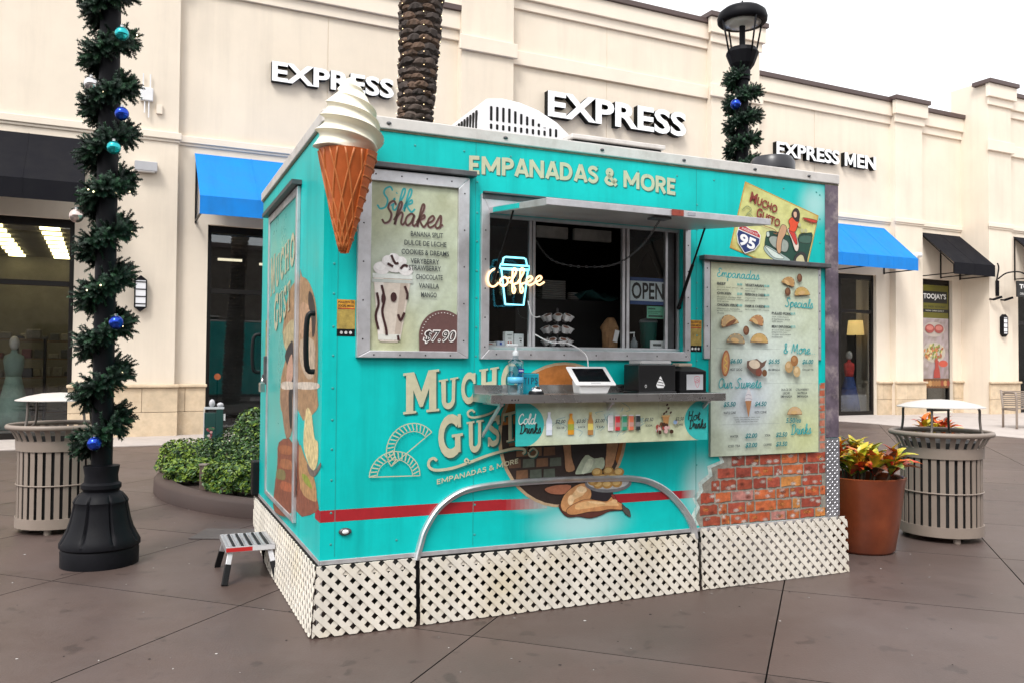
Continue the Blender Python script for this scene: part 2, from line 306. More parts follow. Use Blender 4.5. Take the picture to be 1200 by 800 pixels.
class Print:
    """flat print on a surface: shapes stacked in thin layers; frame = origin, right, up (outward = right x up)"""
    DZ = .00022
    def __init__(s, o, r=(1, 0, 0), u=(0, 0, 1)):
        s.o = Vector(o); s.r = Vector(r); s.u = Vector(u); s.n = s.r.cross(s.u); s.v = []; s.f = []; s.c = []; s.L = 0; s.map = None
    def put(s, pts, faces, col, a=1., lay=None):
        z = (s.L if lay is None else lay) * s.DZ; k = len(s.v)
        if lay is None: s.L += 1
        for p in pts:
            x, y = (s.map(p[0], p[1]) if s.map else (p[0], p[1])); s.v.append(tuple(s.o + s.r * x + s.u * y + s.n * z))
        s.f += [tuple(i + k for i in f) for f in faces]
        cc = col if isinstance(col, list) else [(*col, a)] * len(pts); s.c += cc; return s
    def poly(s, pts, col, a=1., lay=None): return s.put(pts, [tuple(range(len(pts)))], col, a, lay)
    def wash(s, x0, y0, x1, y1, col, seed=0, amt=.25, sc=3., tints=(), nx=14, ny=18):   # mottled, softly tinted background
        pts = []; C = []
        for j in range(ny + 1):
            for i in range(nx + 1):
                x = x0 + (x1 - x0) * i / nx; y = y0 + (y1 - y0) * j / ny; pts.append((x, y)); c = Vector(col)
                for (tx, ty, tr, tc_, ta) in tints:
                    d = math.hypot(x - tx, y - ty) / tr; k = ta * math.exp(-d * d * 1.6); c = c * (1 - k) + Vector(tc_) * k
                n_ = noise.noise(Vector((x * sc * 4, y * sc * 4, seed * 3.7))) * amt; C.append((c.x * (1 + n_), c.y * (1 + n_), c.z * (1 + n_ * 1.3), 1.))
        F = [(j * (nx + 1) + i, j * (nx + 1) + i + 1, (j + 1) * (nx + 1) + i + 1, (j + 1) * (nx + 1) + i) for j in range(ny) for i in range(nx)]
        return s.put(pts, F, C)
    def rect(s, x0, y0, x1, y1, col, lay=None): return s.poly(rct(x0, y0, x1, y1), col, lay=lay)
    def blob(s, pts, col, line=None, lw=.004, sub=4):          # soft-edged drawn shape with an ink outline
        q = smooth_path([(x, y, 0) for x, y in pts], sub, closed=True)
        s.poly([(a.x, a.y) for a in q], col)
        if line: s.ribbon([(a.x, a.y) for a in q] + [(q[0].x, q[0].y)], lw, line)
        return s
    def oval(s, cx, cy, rx, ry, col, rot=0, n=18, lay=None):
        c, sn = math.cos(R(rot)), math.sin(R(rot))
        return s.poly([(cx + rx * math.cos(t) * c - ry * math.sin(t) * sn, cy + rx * math.cos(t) * sn + ry * math.sin(t) * c) for t in [2 * math.pi * i / n for i in range(n)]], col, lay=lay)
    def fade(s, cx, cy, rx, ry, col, a=1., n=20, lay=None):
        pts = [(cx, cy)] + [(cx + rx * math.cos(2 * math.pi * i / n), cy + ry * math.sin(2 * math.pi * i / n)) for i in range(n)]
        mid = [(cx + .5 * (x - cx), cy + .5 * (y - cy)) for x, y in pts[1:]]
        P = pts + mid; C = [(*col, a)] + [(*col, 0.)] * n + [(*col, a * .6)] * n
        F = []
        for i in range(n):
            j = (i + 1) % n; F += [(0, 1 + n + i, 1 + n + j), (1 + n + i, 1 + i, 1 + j, 1 + n + j)]
        return s.put(P, F, C, lay=lay)
    def hfade(s, x0, y0, x1, y1, col, a0, a1, lay=None): return s.put(rct(x0, y0, x1, y1), [(0, 1, 2, 3)], [(*col, a0), (*col, a1), (*col, a1), (*col, a0)], lay=lay)
    def ribbon(s, pts, wd, col, a=1., lay=None, k=0):
        P = [Vector((p[0], p[1], 0)) for p in pts]
        if k: P = smooth_path(P, k)
        L = []; Rr = []
        for i, p in enumerate(P):
            d = (P[min(i + 1, len(P) - 1)] - P[max(i - 1, 0)])
            if d.length < 1e-9: d = Vector((1, 0, 0))
            d.normalize(); q = Vector((-d.y, d.x, 0)); w2 = (wd[i] if isinstance(wd, list) else wd) / 2
            L.append(p + q * w2); Rr.append(p - q * w2)
        n = len(P); return s.put([(q.x, q.y) for q in L + Rr], [(i, i + n, i + n + 1, i + 1) for i in range(n - 1)], col, a, lay)
    def text(s, st, x0, y0, x1, y1, col, bold=0., shear=0., sp=1., lay=None, warp=None):
        V, F, a, b, c, d = text_geo(st, bold, shear, 0., sp)
        pts = [(x0 + (v[0] - a) / (b - a) * (x1 - x0), y0 + (v[1] - c) / (d - c) * (y1 - y0)) for v in V]
        if warp: pts = [warp(*q) for q in pts]
        return s.put(pts, F, col, 1., lay)
    def script(s, st, x0, y0, x1, y1, wd, col, slant=.0, rise=0., lay=None):
        K, a, b, c, d = script_strokes(st)
        for k in K:
            q = [(x0 + (px - a) / (b - a) * (x1 - x0) + slant * (py - c) / (d - c) * (y1 - y0), y0 + (py - c) / (d - c) * (y1 - y0) + rise * (px - a) / (b - a)) for px, py in k]
            s.ribbon(q, wd, col, k=5, lay=lay)
        return s
    def block(s, st, x0, y0, x1, y1, col, wd=.2, warp=None):
        tot = sum(BLOCK[c][1] for c in st); k = (x1 - x0) / tot; h = y1 - y0; x = 0
        for ch in st:
            for p in BLOCK[ch][0]:
                P_ = smooth_path([(a, b, 0) for a, b in p], 4) if len(p) > 3 else p
                q = [(x0 + (x + a[0]) * k, y0 + a[1] * h) for a in P_]
                if warp: q = [warp(*b) for b in q]
                s.ribbon(q, wd * min(h, k * 1.15), col)
            x += BLOCK[ch][1]
    def slab(s, ch, q, col, grow=0., dx=0., dy=0.):   # q: TL, TR, BL, BR
        old = s.map
        TL, TR, BL, BR = q
        s.map = lambda x, y: (((TL[0] * (1 - x) + TR[0] * x) * y + (BL[0] * (1 - x) + BR[0] * x) * (1 - y)) + dx, ((TL[1] * (1 - x) + TR[1] * x) * y + (BL[1] * (1 - x) + BR[1] * x) * (1 - y)) + dy)
        P, Rb = SLAB[ch]
        for p in P: s.poly(p, col)
        for p, wd in Rb: s.ribbon(p, wd + grow, col)
        s.map = old
    def build(s, name, parent, material=None):
        me = bpy.data.meshes.new(name); me.from_pydata(s.v, [], s.f); me.materials.append(material or PRINT)
        at = me.color_attributes.new('Col', 'FLOAT_COLOR', 'POINT')
        at.data.foreach_set('color', [x for c in s.c for x in c]); me.update()
        o = bpy.data.objects.new(name, me); return link(o, parent)
# ================================================================== SETTING
GA = R(-20.5)                                    # slab grid direction
concrete = mat('stained_concrete', (.084, .057, .049), .46, var=.22, scale=1.1, bump=.12, bscale=90, rand=.12, dirt=(.115, .087, .080), dscale=.7, damt=.7, spec=.5, world=True, spots=.32)
joint = mat('joint_filler', (.022, .017, .016), .8, var=.2, scale=8)
paver = mat('pale_pavers', (.46, .41, .38), .75, var=.12, scale=5, bump=.3, bscale=14, dirt=(.28, .24, .22), dscale=1.1, damt=.5)
m = MB(); m.add([(-400, -400, -.055), (400, -400, -.055), (400, 400, -.055), (-400, 400, -.055)], [(0, 1, 2, 3)])
ground = tag(m.build('plaza_ground', concrete), 'brown stained concrete plaza paving', None, kind='structure')
d2 = Vector((math.cos(GA), math.sin(GA), 0)); d1 = Vector((-math.sin(GA), math.cos(GA), 0))
m = MB(); sl_w, sl_h, gap = 1.43, 1.5, .008
m.box(-sl_w / 2 + gap / 2, sl_w / 2 - gap / 2, -sl_h / 2 + gap / 2, sl_h / 2 - gap / 2, -.05, 0)
m.m = [1 if i != 1 else 0 for i in range(6)]
slab_me = m.mesh('slab', [concrete, joint])
cells = []
for i in range(-16, 17):
    for j in range(-4, 20):
        c = d2 * (-.25 + 1.43 * (i + .5)) + d1 * (3.95 + 1.5 * (j - 1 + .5))
        if c.y < 1.3 or c.y > 24: continue
        if abs(c.x) > c.y * .66 + 1.6: continue
        rel = c - Vector((0, 18.7, 0)); t_ = rel.x * .4368 - rel.y * .8996; s_ = rel.x * .8996 + rel.y * .4368
        if t_ < 1.0 or (s_ > 9.6 and t_ < 9): continue
        cells.append(c)
for c in cells:
    inst('slab', slab_me, ground, c, (0, 0, GA))
m = MB(); m.add([tuple(Vector(p)) for p in ((-16, -4, -.04), (18, -4, -.04), (18, 26, -.04), (-16, 26, -.04))], [(0, 1, 2, 3)]); m.build('joint_bed', joint, ground)

BO = Vector((0, 18.7062, 0)); BA = .4521
BROOT = thing('shopping_arcade_building', 'long cream stucco shop building with brown coping and pale stone base', 'building', BO, BA)
# pale pavement along the shop fronts (one sheet, slightly above the plaza)
def bw(s, t, z=0.):      # building coordinates (along, out, up) to world
    return (BO.x + s * math.cos(BA) + t * math.sin(BA), BO.y + s * math.sin(BA) - t * math.cos(BA), z)
m = MB(); out = [(-40, -.4), (-40, 1.9), (-7.1, 1.92), (8.35, 1.55), (8.42, 2.4), (8.3, 3.5), (7.95, 5.6), (7.9, 7), (7.6, 12), (60, 12), (60, -.4)]
m.add([bw(s, t, .012) for s, t in out] + [bw(s, t, -.03) for s, t in out], [tuple(range(len(out)))] + [(i, i + len(out), (i + 1) % len(out) + len(out), (i + 1) % len(out)) for i in range(len(out))])
tag(m.build('pavement', paver), 'pale paver pavement along the shop fronts', None, kind='structure')

stucco = mat('cream_stucco', (.78, .685, .565), .9, var=.06, scale=.7, bump=.35, bscale=120, dirt=(.68, .58, .47), dscale=.5, damt=.35, streak=.10, stv=(1.6, 1.6, .12))
stucco_l = mat('trim_stucco', (.80, .705, .59), .9, var=.05, scale=1.2, bump=.12, bscale=160)
coping = mat('brown_coping', (.085, .055, .05), .5, var=.1)
stone = mat('pale_stone', (.58, .46, .32), .85, var=.16, scale=5, bump=.4, bscale=30, rand=.07, dirt=(.40, .28, .16), dscale=3, damt=.4)
bronze = mat('dark_bronze_frame', (.008, .006, .005), .4, spec=.3, var=.1)
shopglass = pane('shop_glass', (.82, .85, .86), 1.9)
def holed_wall(mb, s0, s1, z0, z1, y, holes, depth=.18, mi=0):
    xs = sorted({s0, s1, *[h[0] for h in holes], *[h[1] for h in holes]}); zs = sorted({z0, z1, *[h[2] for h in holes], *[h[3] for h in holes]})
    for a, b in zip(xs, xs[1:]):
        for c, d in zip(zs, zs[1:]):
            if any(h[0] - 1e-6 <= a and b <= h[1] + 1e-6 and h[2] - 1e-6 <= c and d <= h[3] + 1e-6 for h in holes): continue
            mb.add([(a, y, c), (b, y, c), (b, y, d), (a, y, d)], [(0, 1, 2, 3)], mi)
    for h in holes:
        a, b, c, d = h[:4]; dp = h[4] if len(h) > 4 else depth
        mb.add([(a, y, c), (a, y, d), (a, y + dp, d), (a, y + dp, c)], [(0, 1, 2, 3)], mi); mb.add([(b, y, c), (b, y, d), (b, y + dp, d), (b, y + dp, c)], [(3, 2, 1, 0)], mi)
        mb.add([(a, y, d), (b, y, d), (b, y + dp, d), (a, y + dp, d)], [(0, 1, 2, 3)], mi)
        if c > z0 + .01: mb.add([(a, y, c), (b, y, c), (b, y + dp, c), (a, y + dp, c)], [(3, 2, 1, 0)], mi)
        if len(h) > 4: mb.add([(a, y + dp, c), (b, y + dp, c), (b, y + dp, d), (a, y + dp, d)], [(0, 1, 2, 3)], mi)
def wall_section(s0, s1, y, zt, holes=(), upper=None, joints=(), ext=0., stone_y=.06):
    mb = MB(); hs_ = list(holes)
    for j in joints: hs_ += [(j - .007, j + .007, 4.2, 5.46, .012), (j - .007, j + .007, 5.6, zt - .7, .012)]
    holed_wall(mb, s0, s1, 0, zt, y, hs_)
    for s in (s0, s1): mb.add([(s, y, 0), (s, y + 1.2, 0), (s, y + 1.2, zt), (s, y, zt)], [(0, 1, 2, 3)])
    wl = mb.build('wall', stucco, BROOT)
    e = ext
    band = MB(); band.box(s0 - .05 * e, s1 + .05 * e, y - .06, y - .001, 5.47, 5.60); band.box(s0 - .025 * e, s1 + .025 * e, y - .03, y - .001, 5.42, 5.47)
    band.build('string_course', stucco_l, BROOT, bevel=.012)
    if upper: band = MB(); band.box(s0 - .07 * e, s1 + .07 * e, y - .075, y - .001, upper[0], upper[1]); band.build('upper_course', stucco_l, BROOT, bevel=.012)
    co = MB(); co.box(s0 - .05 * e, s1 + .05 * e, y - .06, y - .001, zt - .73, zt - .51); co.box(s0 - .11 * e, s1 + .11 * e, y - .13, y - .001, zt - .5099, zt - .12)
    co.build('cornice', stucco_l, BROOT, bevel=.01)
    cp = MB(); cp.box(s0 - .16 * e, s1 + .16 * e, y - .19, y + .4, zt - .12, zt); cp.build('coping', coping, BROOT, bevel=.008)
    # stone base: two courses of blocks and a cap, between the openings
    xs = [(s0, s1)]
    for h in holes:
        nx = []
        for a, b in xs:
            if h[1] <= a or h[0] >= b: nx.append((a, b)); continue
            if h[0] > a: nx.append((a, h[0]))
            if h[1] < b: nx.append((h[1], b))
        xs = nx
    for a, b in xs:
        if b - a < .12: continue
        pe = .06 * e
        n = max(1, round((b - a) / .8)); st = (b - a) / n
        for r_ in range(2):
            edges = [a - pe] + [a + st * (k + (.35 if r_ else 0)) for k in range(1 if not r_ else 0, n) if a + .1 < a + st * (k + (.35 if r_ else 0)) < b - .1] + [b + pe]
            for p, q in zip(edges, edges[1:]):
                bk = MB(); bk.box(p + .003, q - .003, y - stone_y - random.uniform(0, .004), y - .0005, .002 + r_ * .445, .44 + r_ * .445)
                bk.build('stone_block', stone, wl, bevel=.006, seg=1)
        cap = MB(); cap.box(a - pe - .02, b + pe + .02, y - stone_y - .05, y - .0005, .892, .955); cap.build('base_cap', stone, wl, bevel=.02)
    return wl
W1 = (-13.2, -8.68, 0, 3.86); W2 = (-6.44, -1.9, 0, 3.97); W3 = (.6, 4.7, 0, 3.97); W4 = (8.6, 11.45, 0, 3.94); W5 = (13.3, 14.66, .06, 3.95); W6 = (16.62, 21.0, 0, 3.9)
wall_section(-16, -7.0, -.14, 9.14, [W1], joints=(-8.05,), ext=1)
wall_section(-7.0, -1.36, 0, 9.1, [W2], joints=(-4.2,))
wall_section(-1.36, -.12, -.22, 10.42, upper=(8.12, 8.44), ext=1)
wall_section(-.12, 5.42, 0, 10.08, [W3], upper=(8.08, 8.40), joints=(2.45,))
wall_section(5.42, 6.98, -.2, 10.2, upper=(8.10, 8.42), ext=1)
wall_section(6.98, 12.0, 0, 9.03, [W4], joints=(9.1,))
wall_section(12.0, 13.12, -.2, 9.06, ext=1)
wall_section(13.12, 15.06, 0, 8.95, [W5])
wall_section(15.06, 16.1, -.9, 9.8, upper=(7.72, 8.04), ext=1)
wall_section(16.1, 26, -.74, 9.6, [W6], upper=(7.70, 8.02))
m = MB(); m.box(-16, 26, 1.2, 16, 8.25, 8.4); m.box(-16, 26, 15.8, 16, 0, 8.25); m.box(-16, -15.8, 1.2, 15.8, 0, 8.25); m.box(25.8, 26, 1.2, 15.8, 0, 8.25); m.build('roof', mat('roof_membrane', (.4, .4, .38), .9), BROOT)

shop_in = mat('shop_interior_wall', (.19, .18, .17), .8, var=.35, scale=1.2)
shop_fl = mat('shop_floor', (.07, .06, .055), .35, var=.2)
def window(h, y, mull=(), transom=None, rooms=True, door=False, depth=5.5, rb=.3):
    a, b, c, d = h[:4]; yy = y + .1
    fr = MB(); wv = .075
    for s in (a, b - wv): fr.box(s, s + wv, yy, yy + .1, c, d)
    fr.box(a + wv, b - wv, yy, yy + .1, d - .14, d); fr.box(a + wv, b - wv, yy, yy + .1, c, c + .12)
    for s in mull: fr.box(s - .04, s + .04, yy + .004, yy + .096, c + .12, d - .14)
    if transom: fr.box(a + wv, b - wv, yy - .004, yy + .104, transom - .045, transom + .045)
    f = fr.build('window_frame', bronze, BROOT, bevel=.004, seg=1)
    xs = [a + wv] + sorted(mull) + [b - wv]; zs = [c + .12] + ([transom] if transom else []) + [d - .14]
    for p, q in zip(xs, xs[1:]):
        for u, v in zip(zs, zs[1:]):
            g = MB(); g.box(p, q, yy + .045, yy + .055, u, v); g.build('pane', shopglass, f)
    if rooms:
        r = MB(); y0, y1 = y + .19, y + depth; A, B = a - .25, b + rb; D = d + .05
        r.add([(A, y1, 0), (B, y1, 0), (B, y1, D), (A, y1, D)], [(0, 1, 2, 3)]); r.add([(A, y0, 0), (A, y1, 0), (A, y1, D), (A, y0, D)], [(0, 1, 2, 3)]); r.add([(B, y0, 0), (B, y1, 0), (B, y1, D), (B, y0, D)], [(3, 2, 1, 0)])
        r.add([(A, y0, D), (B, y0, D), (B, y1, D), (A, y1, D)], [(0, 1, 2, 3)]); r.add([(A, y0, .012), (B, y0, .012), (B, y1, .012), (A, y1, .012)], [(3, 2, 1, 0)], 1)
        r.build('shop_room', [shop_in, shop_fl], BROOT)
    return f
window(W1, -.14, (-11.0,), 2.72, depth=7)
window(W2, 0, (-4.9, -3.4), 2.72)
window(W3, 0, (2.0, 3.3), 2.72)
window(W4, 0, (10.0, 10.15), 2.9, rb=1.5)
window(W5, 0, ())
window(W6, -.74, (18.0,), 2.72)
panel_glow = glow('fluorescent_panel', (1.0, .80, .36), 6.); dot_glow = glow('spot_lamp', (1., .95, .85), 6.)
for k in range(9):
    for s in (-9.15, -10.1, -11.6):
        g = MB(); g.box(s - .17, s + .17, .6 + k * .72, .78 + k * .72, 3.86, 3.90); g.build('ceiling_or_fill_light', panel_glow, BROOT)
for k in range(5):
    g = MB(); g.box(-6.0 + k * .95, -5.5 + k * .95, 2.2 + .5 * (k % 2), 2.26 + .5 * (k % 2), 3.55, 3.6); g.build('ceiling_or_fill_light', glow('strip_lamp', (1., .85, .6), .9), BROOT)
# things displayed in the shops
wood = mat('shop_wood', (.16, .10, .06), .5, var=.25)
def rack(loc, wd, label, cols, seed):
    rr = random.Random(seed); t = thing('display_shelf', label, 'shelf', loc, BA)
    f = MB()
    for s in (-wd / 2, wd / 2): f.box(s - .02, s + .02, -.2, .2, 0, 1.8)
    f.build('upright', bronze, t)
    for lv in range(5):
        z = .25 + lv * .38; q = MB(); q.box(-wd / 2 + .02, wd / 2 - .02, -.2, .2, z, z + .025); sh = q.build('shelf', wood, t)
        x = -wd / 2 + .06
        while x < wd / 2 - .2:
            h = rr.uniform(.06, .2); ww = rr.uniform(.16, .26); c = rr.choice(cols)
            g = MB(); g.box(x, x + ww, -.16, .16, z + .026, z + .026 + h); g.build('folded_clothes', mat('cloth_%d_%d_%d' % tuple(int(v * 99) for v in c), c, .9, var=.25, scale=12), sh, bevel=.02); x += ww + .04
    return t
rack(bw(-10.1, -2.6), 1.7, 'shop shelf of folded dark clothes behind the window under the black awning', [(.05, .05, .06), (.12, .10, .10), (.2, .18, .16), (.16, .05, .05)], 3)
rack(bw(-9.2, -4.0), 1.3, 'taller shop shelf of pale goods further inside behind the window under the black awning', [(.3, .28, .25), (.12, .12, .13), (.08, .07, .07)], 5)
def mannequin(loc, label, skirt, top, h=1.0):
    t = thing('mannequin', label, 'mannequin', loc, BA)
    b = MB(); b.lathe([(.2, 0), (.2, .02), (.015, .03), (.015, .7 * h)], 16); b.build('stand', bronze, t)
    b = MB(); b.lathe([(.30, .12), (.27, .4), (.2, .75), (.14, 1.0), (.125, 1.08)], 24, mod=lambda a, z: 1 + .07 * math.sin(a * 9) * (1.1 - z)); b.build('skirt', skirt, t, smooth=True)
    b = MB(); b.lathe([(.125, 1.081), (.15, 1.2), (.17, 1.35), (.16, 1.45), (.06, 1.5), (.05, 1.56)], 20, mod=lambda a, z: 1 - .2 * abs(math.sin(a))); b.build('bodice', top, t, smooth=True)
    b = MB(); b.ball((0, 0, 1.68), (.085, .1, .13)); b.build('head', mat('mannequin_skin', (.5, .45, .4), .5), t, smooth=True)
    return t
mannequin(bw(-9.65, -.9), 'mannequin in a long pale green dress inside the window under the black awning', mat('green_dress', (.22, .30, .24), .8, var=.2, scale=9), mat('green_bodice', (.2, .27, .22), .8))
mannequin(bw(10.93, -.5), 'mannequin in a red top and blue skirt behind the glass door under the blue awning', mat('blue_skirt', (.02, .04, .14), .7, var=.3, scale=9), mat('red_top', (.55, .04, .03), .7, var=.3, scale=9))
t = thing('table_lamp', 'glowing cream drum lampshade on a stand inside the glass shop door', 'lamp', bw(11.58, -.85), BA)
m = MB(); m.lathe([(.14, 0), (.14, .03), (.02, .05), (.02, 2.3)], 14); m.build('stand', bronze, t); m = MB(); m.lathe([(.24, 2.28), (.20, 2.70)], 20); m.build('lamp_shade', glow('lamp_shade_glow', (1., .66, .22), .55), t, smooth=True)
t = thing('pendant_lamp', 'small orange globe lamp glowing deep inside the dark shop window', 'lamp', bw(-5.95, -2.4, 0), BA)
m = MB(); m.cyl((0, 0, .35), (0, 0, 1.0), .012, 8); m.lathe([(.1, 0), (.1, .02), (.015, .03), (.015, .36)], 12); m.build('stem', bronze, t); m = MB(); m.ball((0, 0, 1.05), .07); m.build('globe', glow('orange_globe', (1., .2, .05), .3), t, smooth=True)

# awnings -------------------------------------------------------------
def awning(s0, s1, y, cloth_m, label, cat='awning', zt=5.3, zf=4.31, zv=3.98, d=1.1):
    t = thing('awning', label, cat, bw(0, -y if y else 0), BA)
    a = MB(); th = .012
    a.hexa([(s0, 0, zt - th), (s1, 0, zt - th), (s1, -d, zf - th), (s0, -d, zf - th)], [(s0, 0, zt), (s1, 0, zt), (s1, -d, zf), (s0, -d, zf)])
    a.build('canopy', cloth_m, t)
    v = MB(); v.box(s0, s1, -d - .010, -d - .0005, zv, zf - .001); v.build('valance', cloth_m, t)
    ns = max(1, round((s1 - s0) / .95))
    for k in range(1, ns):
        x = s0 + (s1 - s0) * k / ns; q = MB(); q.hexa([(x - .011, -.002, zt + .0005), (x + .011, -.002, zt + .0005), (x + .011, -d, zf + .0005), (x - .011, -d, zf + .0005)], [(x - .009, -.002, zt + .006), (x + .009, -.002, zt + .006), (x + .009, -d, zf + .006), (x - .009, -d, zf + .006)]); q.box(x - .010, x + .010, -d - .014, -d - .0102, zv + .001, zf - .002); q.build('seam', cloth_m, t)
    q = MB(); q.box(s0, s1, -d - .0135, -d - .0102, zv, zv + .022); q.build('hem', cloth_m, t)
    f = MB()
    for s in (s0 + .03, s1 - .03, (s0 + s1) / 2):
        f.bar((s, -.02, zv + .03), (s, -d + .02, zv + .03), .03); f.bar((s, -.02, zv), (s, -.02, zt - .06), .03); f.bar((s, -d + .03, zv + .03), (s, -d + .03, zf - .05), .025)
        f.bar((s, -.03, zt - .07), (s, -d + .04, zf - .05), .025)
    f.bar((s0 + .02, -d + .03, zv + .03), (s1 - .02, -d + .03, zv + .03), .03)
    f.build('awning_frame', bronze, t); return t
blue = mat('blue_canvas', (.005, .20, .62), .75, var=.08, scale=3, bump=.5, bscale=3.5, spec=.3, streak=.12, stv=(3, .5, .5))
black = mat('black_canvas', (.008, .008, .011), .85, spec=.15, var=.15, scale=3, bump=.1, bscale=300)
awning(-13.9, -8.52, -.14, black, 'wide black canvas awning over the lit clothes shop window')
awning(-6.70, -1.55, 0, blue, 'blue canvas awning behind the food trailer, left of the palm trunk')
awning(.2, 5.1, 0, blue, 'blue canvas awning hidden behind the middle of the food trailer')
awning(8.0, 11.78, 0, blue, 'blue canvas awning over the glass shop door')
awning(13.25, 15.02, 0, black, 'small black canvas awning over the narrow poster window')
awning(16.42, 21.2, -.74, black, 'black canvas awning beyond the stucco tower, by the hanging sign')
# channel letter signs --------------------------------------------------
face_w = glow('white_acrylic', (.85, .86, .88), .12); ret_b = mat('black_return', (.006, .006, .006), .6, spec=.2)
def letter_sign(st, s0, s1, z0, z1, y, dep, label, bold=.03):
    t = thing('store_sign', label, 'sign', bw(0, -y), BA)
    V, F, a, b, c, d = text_geo(st, bold); k = (s1 - s0) / (b - a); cx = 0
    zk = (z1 - z0) / (d - c)
    for i, ch in enumerate(st):
        if ch == ' ': continue
        Vc, Fc, ca, cb, cc, cd = text_geo(ch, bold, 0, .5)
        if ch in 'MN':                            # drawn by hand: straight-sided capitals
            _, _, c0, c1, y0_, y1_ = text_geo(ch, bold); W_ = c1 - c0; H_ = y1_ - y0_; s_ = .155
            pl = [(0, 0), (s_, 0), (s_, H_ * .62), (W_ - s_, 0), (W_, 0), (W_, H_), (W_ - s_, H_), (W_ - s_, H_ * .38), (s_, H_), (0, H_)] if ch == 'N' else [(0, 0), (s_, 0), (s_, H_ * .62), (W_ / 2 - .06, H_ * .12), (W_ / 2 + .06, H_ * .12), (W_ - s_, H_ * .62), (W_ - s_, 0), (W_, 0), (W_, H_), (W_ - s_ - .02, H_), (W_ / 2, H_ * .42), (s_ + .02, H_), (0, H_)]
            n_ = len(pl); Vc = [(c0 + x, y0_ + y, -.5) for x, y in pl] + [(c0 + x, y0_ + y, .5) for x, y in pl]
            Fc = [tuple(range(n_))[::-1], tuple(range(n_, 2 * n_))] + [(i_, (i_ + 1) % n_, (i_ + 1) % n_ + n_, i_ + n_) for i_ in range(n_)]; ca, cb = c0, c1
        _, _, _, pe, _, _ = text_geo(st[:i + 1], bold)
        off = pe - cb - a
        q = MB(); pts = [(s0 + (v[0] + off) * k, -dep / 2 - v[2] * dep, z0 + (v[1] - c) * zk) for v in Vc]
        for f in Fc:
            zz = [Vc[i_][2] for i_ in f]; q.add([pts[i_] for i_ in f], [tuple(range(len(f)))], 0 if min(zz) > .4 else 1)
        q.build('letter', [face_w, ret_b], t)
    return t
letter_sign('EXPRESS', -5.32, -2.84, 6.86, 7.26, 0, .13, 'smaller white block letter shop sign behind the ice cream cone')
letter_sign('EXPRESS', .78, 4.66, 6.98, 7.58, 0, .17, 'large white block letter shop sign above the trailer roof air conditioner')
letter_sign('EXPRESS MEN', 7.62, 11.3, 6.88, 7.26, 0, .14, 'two-word white block letter shop sign right of the tall lamp head')
# wall lights, boxes ------------------------------------------------------
lampblack = mat('black_cast_metal', (.005, .005, .007), .55, var=.2, scale=10, bump=.05, spec=.15)
def sconce(s, z0, z1, t_out, label):
    t = thing('wall_sconce', label, 'wall light', bw(s, t_out, z0), BA); h = z1 - z0; wd = .105
    b = MB(); b.prism([(-wd, .12 * h), (wd, .12 * h), (wd, .88 * h), (0, h), (-wd, .88 * h)], lambda x, y, d: (x, -.02 - d * 0 + (0 if d == 0 else .02), y), 1); b.prism([(-wd, .13 * h), (0, 0), (wd, .13 * h)], lambda x, y, d: (x, -.12 + d, y), .12)
    b.prism([(-wd, .87 * h), (wd, .87 * h), (0, h)], lambda x, y, d: (x, -.12 + d, y), .1201)
    for x in (-wd, wd - .02): b.box(x, x + .02, -.12, -.021, .13 * h, .87 * h)
    b.build('housing', lampblack, t)
    g = MB(); g.box(-wd + .021, wd - .021, -.11, -.022, .14 * h, .86 * h); g.build('diffuser', glow('frosted_lens', (.8, .8, .82), .1), t)
    for k in range(4):
        r_ = MB(); zz = (.2 + k * .2) * h; r_.box(-wd + .021, wd - .021, -.122, -.108, zz, zz + .018); r_.build('guard_bar', lampblack, t)
sconce(-7.6, 2.26, 2.92, .14, 'black and white wall lantern on the stucco pier behind the lamp post')
sconce(15.62, 2.26, 2.92, .9, 'black and white wall lantern under the hanging shop sign')
greymet = mat('grey_fixture', (.42, .42, .44), .5, var=.08); whitemet = mat('white_fixture', (.75, .75, .76), .5, var=.05)
t = thing('wall_box', 'small grey metal light box on the wall beside the black awning', 'fixture', bw(-7.55, .14, 4.82), BA)
m = MB(); m.box(-.19, .19, -.16, 0, 0, .17); m.build('housing', greymet, t, bevel=.01); m = MB(); m.box(-.15, .15, -.15, -.02, -.012, -.001); m.build('lens', whitemet, t)
t = thing('wireless_antenna', 'white wireless antenna box with stub aerials high on the wall behind the garland', 'antenna', bw(-7.56, .14, 6.12), BA)
m = MB(); m.box(-.11, .11, -.09, 0, 0, .24); m.build('housing', whitemet, t, bevel=.015)
for x, z0, z1 in ((-.06, .24, .5), (.06, .24, .5), (-.03, -.22, 0), (.04, -.3, 0)): q = MB(); q.cyl((x, -.05, z0), (x, -.05, z1), .012, 8); q.build('aerial', whitemet, t)
m = MB(); m.box(.17, .27, -.05, 0, -.2, -.03); m.build('junction_box', stucco_l, t)
t = thing('security_camera', 'small white security camera on the pier between the two right awnings', 'camera', bw(12.75, .2, 4.55), BA)
m = MB(); m.cyl((0, 0, 0), (0, -.06, 0), .07, 14); m.build('mount', whitemet, t); m = MB(); m.cyl((-.1, -.14, .0), (.14, -.1, .02), .075, 14); m.build('housing', whitemet, t, bevel=.01)
t = thing('wall_floodlight', 'white floodlight box on top of the tall pier behind the lamp head', 'fixture', bw(6.2, .2, 9.0), BA)
m = MB(); m.box(-.15, .15, -.2, 0, 0, .3); m.build('housing', whitemet, t, bevel=.02); m = MB(); m.box(-.11, .11, -.212, -.201, .04, .26); m.build('lens', greymet, t)
